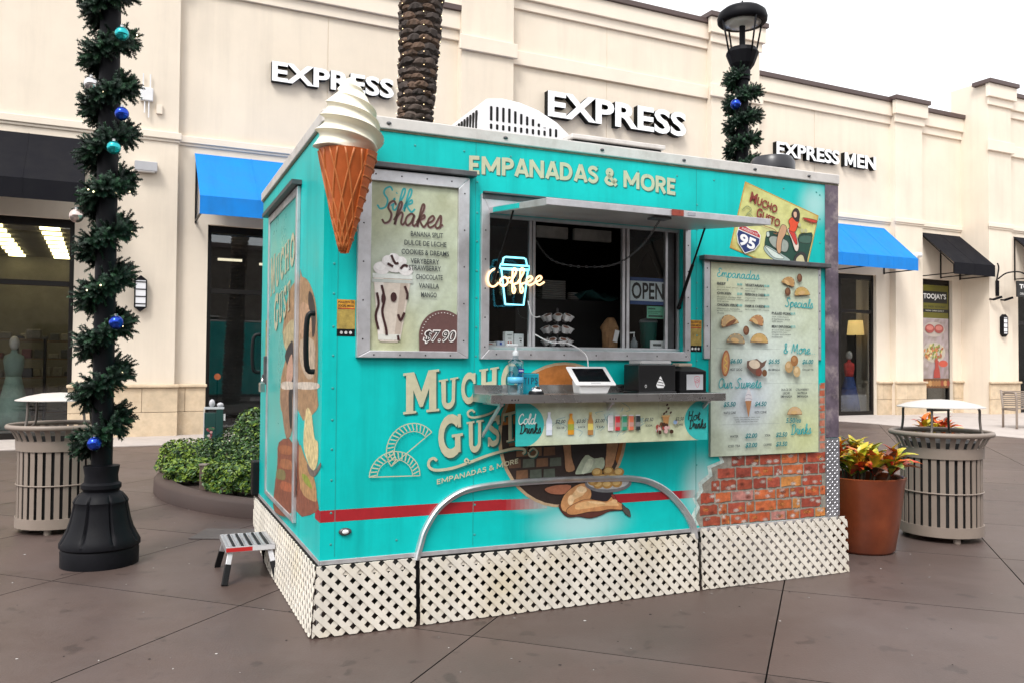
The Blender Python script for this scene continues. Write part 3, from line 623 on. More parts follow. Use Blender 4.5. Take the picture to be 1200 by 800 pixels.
# narrow poster window ------------------------------------------------------
t = thing('window_poster', 'tall restaurant poster with olive header and food photos in the narrow window', 'poster', bw(0, .05, 0), BA)
m = MB(); m.box(13.39, 14.58, .125, .135, .75, 3.78); m.build('board', mat('poster_board', (.5, .48, .5), .6), t)
P = Print((13.39, .124, .75)); Wd, Hh = 1.19, 3.03
P.rect(0, 2.05, Wd, Hh, (.12, .11, .012)); P.wash(0, 0, Wd, 2.04, (.34, .28, .28), 6, .5, 2, ((.3, 1.0, .5, (.40, .34, .30), .7), (.9, .5, .5, (.26, .20, .22), .7))); P.rect(.05, 2.5, Wd - .05, 2.85, (.01, .01, .01))
P.text("TOOJAY'S", .1, 2.58, Wd - .1, 2.78, (.8, .8, .78), .02); P.text('DELI  BAKERY  RESTAURANT', .12, 2.36, Wd - .12, 2.42, (.02, .02, .02)); P.rect(0, 2.22, Wd, 2.32, (.01, .01, .01)); P.text('NOW OPEN DAILY', .2, 2.25, Wd - .2, 2.29, (.6, .6, .5))
rr = random.Random(4)
for cx, cy, rx, ry, c in ((.55, 1.72, .48, .22, (.42, .36, .32)), (.55, 1.05, .5, .3, (.45, .40, .34)), (.95, .72, .2, .1, (.5, .08, .05))):
    P.oval(cx, cy, rx, ry, c)
for k in range(70):
    a = rr.uniform(0, 6.28); q = rr.random() ** .5; P.oval(.55 + .42 * q * math.cos(a), 1.05 + .24 * q * math.sin(a), .06, .035, rr.choice([(.35, .12, .06), (.2, .25, .06), (.6, .5, .25), (.5, .2, .08)]), rr.uniform(0, 90), 8)
for cx in (.35, .75): P.oval(cx, 1.74, .2, .13, (.32, .07, .06)); P.oval(cx, 1.76, .15, .07, (.5, .17, .14))
P.poly([(.5, .3), (.8, .3), (.76, .55), (.72, .65), (.73, .8), (.62, .86), (.57, .78), (.58, .62), (.52, .5)], (.35, .05, .04)); P.rect(0, 0, Wd, .28, (.12, .05, .02))
for k in range(9): P.oval(.1 + k * .13, .14, .08, .09, rr.choice([(.3, .14, .05), (.45, .25, .1), (.25, .05, .03)]), n=10)
P.build('printed_food', t, PRINT_B)
# hanging sign at the tower --------------------------------------------------
t = thing('hanging_sign', 'black hanging shop sign under a curved iron bracket on the stucco tower', 'sign', bw(15.42, .9, 3.35), BA)
m = MB(); m.box(-.09, .0, -.06, 0, .1, .55); m.tube(smooth_path([(-.05, -.06, .6), (-.02, -.3, .75), (.25, -.5, .78), (.7, -.5, .68), (1.2, -.5, .62), (1.6, -.5, .64)], 5), .022, 6); m.tube(smooth_path([(-.05, -.04, .1), (-.12, -.06, .5), (-.05, -.08, .9), (-.13, -.1, 1.05)], 5), .02, 6); m.build('bracket', lampblack, t)
m = MB(); m.box(.12, 1.6, -.52, -.48, .05, .52); m.build('sign_board', mat('sign_black', (.012, .012, .012), .5), t, bevel=.01)
P = Print((.12, -.521, .05)); P.text("TOOJAY'S", .1, .2, 1.4, .38, (.8, .8, .78), .03); P.text('ORIGINAL GOURMET DELI', .12, .06, 1.36, .13, (.7, .7, .68)); P.build('sign_lettering', t, PRINT_B)
for x in (-.35, .15):
    q = MB(); q.cyl((x, 0, -.0), (x, -.12, -.02), .025, 8); q.bar((x, -.12, -.02), (x + .24, -.2, .06), .07, .06); q.build('sign_light', lampblack, t)
# bench ------------------------------------------------------------------------
taupe = mat('taupe_powder_coat', (.25, .20, .165), .5, var=.06, scale=6)
t = thing('park_bench', 'taupe metal slatted bench beyond the planters on the pale paving', 'bench', (11.18, 18.95, .012), R(0))
for x in (0.03, 1.5):
    q = MB(); q.tube(smooth_path([(x, -.3, 0), (x, -.3, .45), (x, -.28, .74), (x, -.2, .8), (x, .1, .8), (x, .2, .76)], 5), .025, 8); q.tube([(x, .22, 0), (x, .22, .45), (x, .3, .85)], .025, 8); q.bar((x, -.3, .42), (x, .24, .42), .04); q.build('leg', taupe, t, smooth=True)
for k in range(12):
    q = MB(); q.box(.055, 1.475, -.29 + k * .045, -.26 + k * .045, .44, .452); q.build('seat_slat', taupe, t)
for k in range(8):
    q = MB(); q.bar((.055, .235 + k * .011, .5 + k * .045), (1.475, .235 + k * .011, .5 + k * .045), .012, .03); q.build('back_slat', taupe, t)
# the other side of the plaza, seen only mirrored in the glass ----------------------
t = thing('facing_shop_building', 'low shop building across the plaza mirrored in the shop windows', 'building', (0, -22, 0), .3)
m = MB(); m.box(-40, 40, -10, 0, 0, 8.6); m.build('wall', mat('tan_stucco', (.13, .105, .085), .9), t); m = MB(); m.box(-40.2, 40.2, -10.2, .2, 8.6, 8.9); m.build('coping', coping, t)
for k in range(13):
    q = MB(); q.box(-36 + k * 6, -32.5 + k * 6, .01, .06, .1, 3.4); q.build('window', bronze, t)
t = thing('reflection_side_wing', 'unseen dark shop wing added beside the plaza for the door glass reflection', 'building', (40, 0, 0), 0)  # unseen wing, added to keep bright sky out of the door reflection
m = MB(); m.box(0, 10, -26, 22, 0, 8.4); m.build('wall', mat('tan_stucco', (.13, .105, .085), .9), t); m = MB(); m.box(-.2, 10.2, -26.2, 22.2, 8.4, 8.7); m.build('coping', coping, t)
for k in range(7):
    q = MB(); q.box(-.06, -.01, -24 + k * 6.4, -20 + k * 6.4, .1, 3.4); q.build('window', bronze, t)
for k in range(2): g = MB(); g.box(10.35 + k * .55, 10.75 + k * .55, .24, .40, 3.88, 3.92); g.build('ceiling_or_fill_light', glow('mannequin_fill_light', (1., .85, .6), 10.), BROOT)  # added glow panels that brighten the mannequin behind the door
GIRL = [
  ('dress',(0.02,0.016,0.015),[(1.365,0.974),(1.687,0.965),(1.662,0.786),(1.55,0.828),(1.466,0.772),(1.441,0.773),(1.415,0.884)]),
  ('arm',(0.42,0.22,0.11),[(1.373,0.974),(1.423,0.972),(1.436,0.847),(1.458,0.772),(1.399,0.764),(1.387,0.849)]),
  ('arm2',(0.45,0.24,0.12),[(1.678,0.965),(1.752,0.963),(1.735,0.858),(1.705,0.777),(1.653,0.768),(1.661,0.846)]),
  ('apron',(0.45,0.52,0.38),[(1.524,0.855),(1.584,0.834),(1.648,0.835),(1.649,0.772),(1.576,0.752),(1.483,0.742),(1.458,0.758)]),
  ('apron_fold',(0.62,0.68,0.52),[(1.541,0.828),(1.58,0.818),(1.55,0.761),(1.5,0.748)]),
  ('legback',(0.4,0.15,0.08),[(1.261,0.673),(1.334,0.691),(1.433,0.685),(1.4,0.636),(1.302,0.641)]),
  ('skirt',(0.02,0.015,0.02),[(1.542,0.687),(1.602,0.647),(1.706,0.634),(1.68,0.583),(1.568,0.597)]),
  ('outline',(0.1,0.03,0.02),[(1.364,0.58),(1.376,0.531),(1.418,0.503),(1.484,0.502),(1.552,0.488),(1.62,0.497),(1.689,0.519),(1.776,0.521),(1.552,0.553)]),
  ('thigh',(0.55,0.27,0.11),[(1.467,0.684),(1.534,0.688),(1.564,0.642),(1.556,0.598),(1.501,0.593),(1.459,0.574),(1.434,0.531),(1.384,0.538),(1.366,0.565),(1.368,0.594),(1.396,0.64)]),
  ('thigh_hi',(0.72,0.47,0.24),[(1.475,0.669),(1.509,0.674),(1.517,0.629),(1.459,0.603),(1.426,0.576),(1.417,0.598)]),
  ('calf',(0.5,0.23,0.09),[(1.434,0.568),(1.501,0.593),(1.551,0.598),(1.62,0.585),(1.671,0.58),(1.706,0.608),(1.728,0.58),(1.776,0.555),(1.776,0.524),(1.689,0.53),(1.62,0.523),(1.552,0.524),(1.468,0.514),(1.418,0.518),(1.401,0.541)]),
  ('calf_hi',(0.68,0.4,0.18),[(1.467,0.573),(1.551,0.587),(1.654,0.569),(1.706,0.581),(1.75,0.549),(1.654,0.553),(1.552,0.546),(1.467,0.544)]),
  ('shoe',(0.07,0.07,0.06),[(1.772,0.555),(1.798,0.534),(1.822,0.518),(1.831,0.479),(1.812,0.484),(1.781,0.513)]),
  ('strap',(0.3,0.04,0.03),[(1.697,0.612),(1.715,0.615),(1.732,0.587),(1.728,0.573)]),
]
TRAY = [
  [(1.679,0.688)],
  [(1.837,0.68)],
  [(1.68,0.635)],
]
ROLLS = [
  (1.602,0.751),
  (1.679,0.755),
  (1.749,0.745),
  (1.61,0.68),
  (1.671,0.677),
  (1.736,0.681),
]
LEFT = [
  ('disc',(0.42,0.25,0.13),[(0.605,1.867),(0.421,1.829),(0.246,1.741),(0.153,1.634),(0.108,1.431),(0.114,1.232),(0.123,1.131),(1.239,1.072),(1.258,1.269),(1.044,1.44),(1.222,1.565),(1.002,1.796),(0.798,1.85)]),
  ('cream',(0.55,0.45,0.25),[(1.206,1.564),(0.813,1.633),(0.802,1.495),(1.044,1.44)]),
  ('face',(0.55,0.33,0.2),[(0.643,1.714),(0.381,1.685),(0.291,1.609),(0.314,1.548),(0.485,1.51),(0.642,1.547)]),
  ('hair',(0.04,0.025,0.02),[(0.387,1.767),(0.272,1.733),(0.184,1.635),(0.199,1.534),(0.273,1.515),(0.302,1.61),(0.4,1.699)]),
  ('blouse',(0.55,0.42,0.3),[(0.639,1.503),(0.228,1.494),(0.19,1.33),(0.38,1.286),(0.616,1.37)]),
  ('hair2',(0.03,0.025,0.03),[(1.116,1.416),(0.905,1.497),(0.799,1.461),(0.802,1.095),(0.941,1.088),(0.961,1.322)]),
  ('face2',(0.6,0.35,0.25),[(1.034,1.333),(0.864,1.427),(0.805,1.369),(0.818,1.277),(0.989,1.227)]),
  ('belt',(0.7,0.6,0.5),[(1.193,1.252),(0.107,1.272),(0.115,1.241),(1.205,1.208)]),
  ('legs',(0.35,0.2,0.12),[(1.244,1.18),(0.817,1.195),(0.798,0.974),(1.012,0.912),(1.17,1.041)]),
  ('dark',(0.02,0.02,0.02),[(0.941,1.191),(0.817,1.195),(0.81,0.991),(0.898,1.012)]),
  ('bricks',(0.28,0.09,0.05),[(1.307,0.858),(0.629,0.905),(0.305,0.81),(0.087,0.682),(0.082,0.613),(1.456,0.39),(1.471,0.536),(1.356,0.708)]),
  ('brick_a',(0.4,0.14,0.06),[(1.243,0.845),(0.816,0.875),(0.813,0.831),(1.239,0.797)]),
  ('brick_b',(0.42,0.16,0.07),[(1.175,0.766),(0.809,0.791),(0.805,0.743),(1.2,0.711)]),
  ('brick_c',(0.25,0.2,0.08),[(1.354,0.679),(1.051,0.705),(1.046,0.65),(1.38,0.622)]),
  ('brick_d',(0.45,0.13,0.06),[(1.162,0.626),(0.798,0.656),(0.794,0.612),(1.188,0.575)]),
  ('arm',(0.5,0.28,0.12),[(0.614,0.902),(0.443,0.852),(0.175,0.778),(0.087,0.689),(0.166,0.65),(0.57,0.661)]),
  ('wrap',(0.75,0.6,0.3),[(0.417,1.118),(0.262,1.102),(0.169,0.982),(0.075,0.967),(0.079,0.859),(0.219,0.804),(0.351,0.837),(0.495,0.922)]),
  ('bowl',(0.18,0.14,0.12),[(0.373,0.827),(0.177,0.809),(-0.037,0.872),(-0.0,0.845),(0.154,0.781),(0.303,0.778)]),
  ('grape',(0.3,0.35,0.05),[(0.529,0.75),(0.345,0.757),(0.212,0.71),(0.432,0.713)]),
]
CAR = [
  ('body',(0.012,0.06,0.04),[(0.399,0.588),(0.464,0.516),(0.684,0.479),(0.792,0.5),(0.807,0.396),(0.898,0.329),(0.992,0.318),(1.03,0.687),(1.03,0.823),(0.777,0.955),(0.52,0.894),(0.417,0.812)]),
  ('roof_glass',(0.05,0.12,0.09),[(0.826,0.405),(0.962,0.344),(0.966,0.449),(0.828,0.501)]),
  ('bumper',(0.35,0.45,0.42),[(0.402,0.781),(0.458,0.752),(0.71,0.795),(0.752,0.832),(0.557,0.904),(0.424,0.847)]),
  ('bumper2',(0.6,0.68,0.62),[(0.415,0.784),(0.453,0.774),(0.68,0.821),(0.552,0.878)]),
  ('engine',(0.3,0.34,0.3),[(0.437,0.646),(0.493,0.578),(0.666,0.566),(0.702,0.664),(0.665,0.741),(0.505,0.727)]),
  ('lamp',(0.5,0.6,0.55),[(0.388,0.575),(0.418,0.549),(0.438,0.607),(0.408,0.632)]),
  ('wheel',(0.03,0.03,0.03),[(0.8,0.807),(0.816,0.711),(0.871,0.634),(0.945,0.654),(0.998,0.84),(0.824,0.93)]),
  ('wheelin',(0.55,0.5,0.3),[(0.827,0.783),(0.84,0.728),(0.875,0.675),(0.921,0.695),(0.963,0.839),(0.855,0.895)]),
  ('leg',(0.52,0.3,0.17),[(0.558,0.37),(0.62,0.376),(0.629,0.469),(0.602,0.599),(0.617,0.766),(0.587,0.791),(0.545,0.707),(0.534,0.518)]),
  ('skirt',(0.7,0.6,0.5),[(0.635,0.408),(0.714,0.366),(0.815,0.527),(0.828,0.637),(0.787,0.649),(0.706,0.506)]),
  ('skirtred',(0.55,0.04,0.03),[(0.655,0.407),(0.717,0.38),(0.798,0.527),(0.779,0.566),(0.711,0.484)]),
  ('bodice',(0.7,0.07,0.02),[(0.626,0.276),(0.664,0.198),(0.748,0.184),(0.756,0.267),(0.737,0.393),(0.66,0.404),(0.656,0.338)]),
  ('hair',(0.03,0.015,0.012),[(0.645,0.15),(0.665,0.071),(0.705,0.051),(0.745,0.107),(0.753,0.21),(0.723,0.235),(0.664,0.198)]),
  ('face',(0.65,0.4,0.27),[(0.662,0.121),(0.7,0.102),(0.717,0.161),(0.698,0.196),(0.673,0.174)]),
  ('banner',(0.5,0.04,0.02),[(0.808,0.133),(0.983,0.091),(0.966,0.138),(0.83,0.155)]),
]
CARPOS = {'mucho': [(0.104, 0.101), (0.462, 0.148), (0.118, 0.249), (0.423, -0.006)], 'gusto': [(0.2, 0.284), (0.523, 0.33), (0.217, 0.412)], 'shield': [(0.043, 0.638), (0.334, 0.564), (0.23, 0.929)], 'n95': [(0.095, 0.727), (0.307, 0.695), (0.143, 0.838)]}
# ================================================================== FOOD TRAILER
L, Wt, ZB, ZT = 3.46, 2.36, .365, 2.672
TA = .4169; TO = Vector((-.9653, 4.2717, 0))
T = thing('food_trailer', 'turquoise food trailer with serving hatch, menu boards and white lattice skirt', 'food trailer', TO, TA)
def tw(u, y, z=0.):   # trailer coordinates to world
    return (TO.x + u * math.cos(TA) - y * math.sin(TA), TO.y + u * math.sin(TA) + y * math.cos(TA), z)
TEAL = (.002, .50, .475)
teal = mat('turquoise_vinyl', TEAL, .38, var=.12, scale=2.2, spec=.25, dirt=(.006, .42, .385), dscale=3.2, damt=.5, streak=.24, bump=.12, bscale=5)
alu = mat('worn_aluminium', (.62, .62, .64), .42, metal=.75, var=.14, scale=7, dirt=(.36, .34, .33), dscale=6, damt=.5)
alu_w = mat('painted_aluminium_trim', (.62, .59, .56), .5, metal=.2, var=.08, scale=9, dirt=(.35, .30, .26), dscale=5, damt=.5)
steel = mat('brushed_stainless', (.50, .49, .48), .28, metal=.95, var=.12, scale=5)
darkmetal = mat('dark_rail', (.11, .11, .115), .45, metal=.6, var=.25, scale=14)
rust = mat('scuffed_purple_trim', (.13, .10, .13), .5, metal=.3, var=.4, scale=9, dirt=(.5, .42, .40), dscale=5, damt=.8)
blackp = mat('black_plastic', (.007, .007, .008), .45, var=.1, spec=.2)
whitep = mat('white_plastic', (.78, .78, .78), .4, var=.04)
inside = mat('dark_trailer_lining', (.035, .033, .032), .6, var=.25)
WU0, WU1, WV0, WV1 = .906, 2.205, 1.457, 2.215
m = MB(); holed_wall(m, 0, L, ZB, 2.6, 0, [(WU0, WU1, WV0, WV1)], .06)
holed_wall(m, 0, L, ZB, 2.6, .06, [(WU0, WU1, WV0, WV1, )], .0001)
m.add([(0, 0, ZB), (0, .06, ZB), (0, .06, 2.6), (0, 0, 2.6)], [(3, 2, 1, 0)]); m.add([(L, 0, ZB), (L, .06, ZB), (L, .06, 2.6), (L, 0, 2.6)], [(0, 1, 2, 3)])
m.box(0, .05, .06, Wt - .05, ZB, 2.6); m.box(L - .05, L, .06, Wt - .05, ZB, 2.6); m.box(0, L, Wt - .05, Wt, ZB, 2.6)
body_m = teal.copy(); body_m.name = 'airbrushed_vinyl'         # the same vinyl with the pale airbrushed patches of the livery
bt = body_m.node_tree; bb = bt.nodes['Principled BSDF']; src = bb.inputs['Base Color'].links[0].from_socket; btc = [n for n in bt.nodes if n.type == 'TEX_COORD'][0]
for (gu, gz, ru, rz_, gc, ga) in ((1.50, .46, .42, .17, (.42, .66, .66), .85), (1.22, .585, .20, .07, (.42, .55, .53), .7), (2.34, .62, .20, .28, (.42, .64, .62), .9), (3.27, 2.46, .20, .20, (.40, .66, .64), .85)):
    mp = bt.nodes.new('ShaderNodeMapping'); mp.inputs['Location'].default_value = (-gu / ru, 0, -gz / rz_); mp.inputs['Scale'].default_value = (1 / ru, .2, 1 / rz_); bt.links.new(btc.outputs['Object'], mp.inputs[0])
    ln = bt.nodes.new('ShaderNodeVectorMath'); ln.operation = 'LENGTH'; bt.links.new(mp.outputs[0], ln.inputs[0])
    rg = bt.nodes.new('ShaderNodeMapRange'); rg.interpolation_type = 'SMOOTHERSTEP'; rg.inputs[1].default_value = 1.05; rg.inputs[2].default_value = .0; rg.inputs[4].default_value = ga; bt.links.new(ln.outputs['Value'], rg.inputs[0])
    mx_ = bt.nodes.new('ShaderNodeMix'); mx_.data_type = 'RGBA'; mx_.inputs[7].default_value = (*gc, 1); bt.links.new(rg.outputs[0], mx_.inputs[0]); bt.links.new(src, mx_.inputs[6]); src = mx_.outputs[2]
bt.links.new(src, bb.inputs['Base Color'])
body = m.build('body', body_m, T)
m = MB(); m.box(.004, L - .004, .004, Wt - .004, ZB - .08, ZB - .001); m.build('chassis', mat('chassis_black', (.02, .02, .02), .7), T)
m = MB(); m.box(-.005, L + .005, -.005, Wt + .005, 2.6, 2.655); m.build('roof', mat('white_roof', (.62, .60, .57), .6, var=.1, dirt=(.4, .36, .32), damt=.5), T, bevel=.02)
a, b_, c, d, z0, z1 = .055, L - .055, .066, Wt - .055, ZB + .004, 2.55
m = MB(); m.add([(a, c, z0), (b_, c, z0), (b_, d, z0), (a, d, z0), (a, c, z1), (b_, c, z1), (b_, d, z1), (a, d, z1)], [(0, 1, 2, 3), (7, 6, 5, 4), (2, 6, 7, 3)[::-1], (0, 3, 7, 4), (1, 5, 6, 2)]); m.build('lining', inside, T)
# edge trims
m = MB(); m.box(-.016, L + .012, -.016, 0, 2.607, ZT); m.box(-.016, 0, .0005, Wt + .01, 2.607, ZT); m.box(L, L + .012, .0005, Wt, 2.607, ZT); m.box(-.016, L + .012, .0003, .04, 2.6555, ZT - .001); m.box(.0003, .04, .0405, Wt, 2.6555, ZT - .001)
m.build('roof_trim', alu_w, T, bevel=.006)
m = MB(); m.box(-.016, L + .012, -.006, 0, 2.598, 2.6065); m.box(-.006, 0, .0005, Wt, 2.598, 2.6065); m.build('roof_seal', mat('dirty_sealant', (.20, .19, .12), .8, var=.4, scale=20), T)
m = MB(); m.box(0, L, -.006, -.0005, ZB - .012, ZB + .012); m.box(-.006, -.0005, -.006, Wt, ZB - .012, ZB + .012); m.build('bottom_trim', alu, T, bevel=.002)
m = MB(); m.box(3.352, L + .008, -.007, -.0006, .9, 2.598); m.box(L + .0006, L + .008, -.0006, .1, .9, 2.598); m.build('corner_trim', rust, T, bevel=.003)
m = MB(); m.box(3.352, L + .010, -.009, -.0006, .378, .897); m.box(L + .0006, L + .010, -.0006, .1, .378, .897)
for j in range(26):
    for i in range(5):
        x = 3.366 + i * .021; z = .39 + j * .0195; sgn = 1 if (i + j) % 2 else -1
        m.add([(x - .008, -.0092, z - .005 * sgn), (x, -.0092, z + .0035), (x + .008, -.0092, z + .005 * sgn), (x, -.0092, z - .0035), (x, -.0125, z)], [(0, 1, 4), (1, 2, 4), (2, 3, 4), (3, 0, 4)])
m.build('diamond_plate', mat('diamond_plate', (.42, .42, .45), .35, metal=.8, var=.3, scale=30), T)
# wheel arch moulding
AR = [(.492, .345), (.515, .43), (.542, .507), (.613, .611), (.714, .682), (.832, .716), (1.062, .733), (1.4, .735), (1.723, .727), (1.828, .722), (1.96, .696), (2.095, .626), (2.214, .512), (2.283, .407), (2.303, .32)]
pts = smooth_path([(p[0], 0, p[1]) for p in AR], 5); m = MB(); k = 0; N = len(pts)
for i, p in enumerate(pts):
    dv = (pts[min(i + 1, N - 1)] - pts[max(i - 1, 0)]).normalized(); nn = Vector((-dv.z, 0, dv.x))
    for (o, y) in ((.0, -.0005), (.0, -.03), (-.008, -.038), (-.022, -.026), (-.026, -.016), (-.034, -.014), (-.036, -.0005)): q = p + nn * o; m.v.append((q.x, y, q.z))
for i in range(N - 1):
    for j in range(6): m.f.append((i * 7 + j, i * 7 + j + 1, (i + 1) * 7 + j + 1, (i + 1) * 7 + j)); m.m.append(0)
m.build('wheel_arch', alu, T, smooth=True, sharp=35)
for wu in (1.05, 1.75):
    t_ = MB(); t_.lathe([(.17, -.1), (.30, -.1), (.33, -.06), (.33, .06), (.30, .1), (.17, .1)], 28); o = t_.build('wheel', mat('tyre_rubber', (.015, .015, .015), .8), T); o.location = (wu, .28, .334); o.rotation_euler = (R(90), 0, 0)
    t_ = MB(); t_.lathe([(.0, -.07), (.17, -.09), (.172, .09), (.0, .07)], 20); t_.build('rim', alu, o, smooth=True, sharp=30)
# rivets and panel seams
rv = MB()
def rivet(u, z, y=-.0): rv.lathe([(.007, 0), (.006, .002), (.0, .0035)], 6); n0 = len(rv.v) - 18; rv.v[n0:] = [(u + q[0], y - q[2], z + q[1]) for q in rv.v[n0:]]
for u in (.055, .84, 2.31, 3.31):
    for k in range(14):
        z = .45 + k * .16 + random.uniform(-.01, .01)
        if u == .84 and (1.15 < z < 1.3 or z > 2.5): continue
        if u == 2.31 and (z < .75 or z > 2.5): continue
        rivet(u, z)
for k in range(12): rivet(.2 + k * .28, 2.54); rivet(.4 + k * .26, .45) if k * .26 + .4 < .5 else None
o = rv.build('rivet_rows', mat('rivet_teal', (.06, .34, .32), .35, metal=.3), T); tag(o, kind='stuff')
for u in (.075, .83, 2.305): sm = MB(); sm.box(u - .0012, u + .0012, -.0016, -.0004, .39, 2.598); sm.build('panel_seam', mat('seam_line', (.008, .30, .28), .5), T)
rv2 = MB()
for x in (.33, 1.0, 1.62, 2.2, 2.75, 3.2): rv2.ball((x, -.018, 2.638), (.014, .008, .009), 8, 6)
tag(rv2.build('trim_screws', darkmetal, T), kind='stuff')
m = MB(); m.ball((.127, -.006, .515), (.034, .012, .02), 14, 8); mk = m.build('marker_lamp', darkmetal, T, smooth=True); m = MB(); m.ball((.127, -.014, .515), (.018, .009, .012), 12, 8); m.build('lens', whitep, mk, smooth=True)

# ---- framed panels ---------------------------------------------------------
def frame_bars(u0, u1, v0, v1, iu0, iu1, iv0, iv1, y0, y1):
    q = MB()
    for A in (((u0, v0), (u1, v0), (iu1, iv0), (iu0, iv0)), ((u1, v0), (u1, v1), (iu1, iv1), (iu1, iv0)), ((u1, v1), (u0, v1), (iu0, iv1), (iu1, iv1)), ((u0, v1), (u0, v0), (iu0, iv0), (iu0, iv1))):
        q.hexa([(x, y1, z) for x, z in A], [(x, y0, z) for x, z in A])
    return q
def screws(name, pts, y, parent):
    q = MB()
    for u, v in pts: q.ball((u, y, v), (.0045, .003, .0045), 6, 4)
    return tag(q.build(name, mat('dark_screw', (.03, .03, .03), .5), parent), kind='stuff')
f = frame_bars(.170, .784, 1.405, 2.388, .240, .720, 1.442, 2.326, -.03, -.0006).build('silk_shake_frame', alu, T, bevel=.003); f.name = 'poster_frame'
screws('frame_screws', [(.2, 1.5 + k * .2) for k in range(5)] + [(.755, 1.5 + k * .2) for k in range(5)] + [(.26 + k * .14, 2.36) for k in range(4)] + [(.26 + k * .14, 1.42) for k in range(4)], -.031, f)
m = MB(); m.box(.19, .818, -.055, -.0006, 2.394, 2.424); m.build('drip_rail', darkmetal, T, bevel=.004)
m = MB(); m.box(.239, .721, -.012, -.0006, 1.441, 2.327); po = m.build('poster_panel', mat('panel_backing', (.4, .4, .38), .6), T)
CREAM = (.46, .52, .38); BROWN = (.10, .045, .035); INK = (.035, .045, .05); SCR = (.03, .36, .38)
P = Print((.24, -.0124, 1.442)); PW, PH = .48, .884
P.wash(0, 0, PW, PH, CREAM, 1, .22, 5, ((.2, .40, .22, (.60, .66, .60), .8), (.07, .75, .2, (.44, .46, .26), .6), (.1, .1, .2, (.48, .44, .22), .6), (.42, .8, .15, (.44, .44, .28), .5)))
def pf(x, y): return x / 740 * .48, PH - (y - 165) / 5.27 / 157.  # helper: local layout of the lettering
P.script('Silk', .03, .742, .235, .862, .010, SCR, .2, -.006); P.script('Shakes', .060, .664, .395, .784, .010, (.40, .30, .28), .2, -.008, lay=P.L); P.L += 1; P.script('Shakes', .056, .668, .391, .788, .011, BROWN, .2, -.008)
for st, x0, x1, y in (('BANANA SPLIT', .215, .395, .607), ('DULCE DE LECHE', .18, .415, .559), ('COOKIES & DREAMS', .165, .43, .510), ('VERYBERRY', .215, .375, .463), ('STRAWBERRY', .205, .385, .427), ('CHOCOLATE', .245, .395, .380), ('VANILLA', .262, .375, .333), ('MANGO', .275, .362, .285)):
    P.text(st, x0, y, x1, y + .027, INK, .012, lay=40)
# milkshake cup
P.poly([(.045, .055), (.06, .045), (.15, .045), (.165, .058), (.225, .40), (.015, .40)], (.62, .55, .47)); P.poly([(.047, .06), (.075, .05), (.07, .38), (.02, .39)], (.75, .70, .64)); P.poly([(.13, .05), (.16, .06), (.205, .37), (.165, .37)], (.48, .40, .33)); P.rect(.045, .056, .165, .085, (.66, .66, .60))
P.rect(.008, .355, .232, .372, (.50, .54, .50)); P.rect(.012, .378, .228, .402, (.70, .74, .70))
for cx, cy, r_ in ((.06, .43, .045), (.13, .45, .055), (.19, .425, .04), (.1, .47, .04), (.16, .47, .035), (.125, .49, .028)): P.oval(cx, cy, r_, r_ * .75, (.78, .76, .74)); P.oval(cx - .008, cy + .008, r_ * .6, r_ * .45, (.88, .87, .85))
CH = (.045, .012, .012)
for q in ([(.06, .34), (.075, .27), (.065, .2), (.085, .12), (.09, .08)], [(.035, .3), (.045, .24), (.03, .18), (.045, .11)], [(.185, .34), (.2, .3), (.198, .27)], [(.15, .19), (.165, .16), (.185, .2)], [(.11, .5), (.13, .46), (.15, .46)], [(.09, .455), (.11, .445), (.12, .44)], [(.16, .43), (.18, .45), (.2, .445)], [(.15, .08), (.155, .055)]): P.ribbon(q, .013, CH, k=4)
P.oval(.125, .28, .017, .025, CH); P.oval(.07, .27, .012, .03, CH)
cc = [(PW, 0), (PW, .215)] + arc(.40, .085, .135, .135, 55, 180, 12) + [(.268, 0)]
P.poly(cc, (.13, .065, .06)); 
for k in range(15):
    a = R(62 + k * 8.3); P.rect(.40 + .12 * math.cos(a) - .003, .085 + .12 * math.sin(a) - .002, .40 + .12 * math.cos(a) + .003, .085 + .12 * math.sin(a) + .002, (.75, .72, .68), lay=60)
P.text('$7.90', .285, .04, .475, .115, (.8, .78, .75), .045, .25, lay=61); P.text('$7.90', .292, .047, .468, .108, (.03, .02, .02), .0, .25, lay=62)
P.build('milkshake_print', po, PRINT_B)
# serving window
f = frame_bars(.856, 2.245, 1.402, 2.312, WU0, WU1, WV0, WV1, -.028, -.0006).build('window_surround', alu, T, bevel=.003)
screws('surround_screws', [(.88, 1.47 + k * .16) for k in range(5)] + [(2.225, 1.47 + k * .16) for k in range(5)] + [(.95 + k * .21, 1.43) for k in range(7)], -.029, f)
m = MB(); m.box(.86, 1.25, -.034, -.0285, 2.285, 2.312); m.box(.86, 2.245, -.05, -.0285, 2.3125, 2.322); m.build('hinge_rail', darkmetal, T)
sf = MB(); yy = .032
for u0, u1 in ((WU0 + .001, .925), (1.175, 1.192), (1.197, 1.214), (1.792, 1.812), (1.822, 1.842), (2.100, 2.118), (2.19, WU1 - .001)): sf.box(u0, u1, yy, yy + .024, WV0 + .021, WV1 - .021)
sf.box(WU0 + .001, WU1 - .001, yy - .004, yy + .026, WV0 + .001, WV0 + .02); sf.box(WU0 + .001, WU1 - .001, yy - .004, yy + .026, WV1 - .02, WV1 - .001)
sf = sf.build('sliding_window', alu, T, bevel=.002)
tg = pane('window_pane', (.92, .94, .94), .9)
for u0, u1 in ((.926, 1.174), (1.843, 2.099)): m = MB(); m.box(u0, u1, yy + .009, yy + .014, WV0 + .02, WV1 - .02); m.build('pane', tg, sf)
m = MB(); m.box(2.13, 2.185, yy + .03, yy + .05, WV0 + .01, WV1 - .01); m.build('side_post', darkmetal, T)
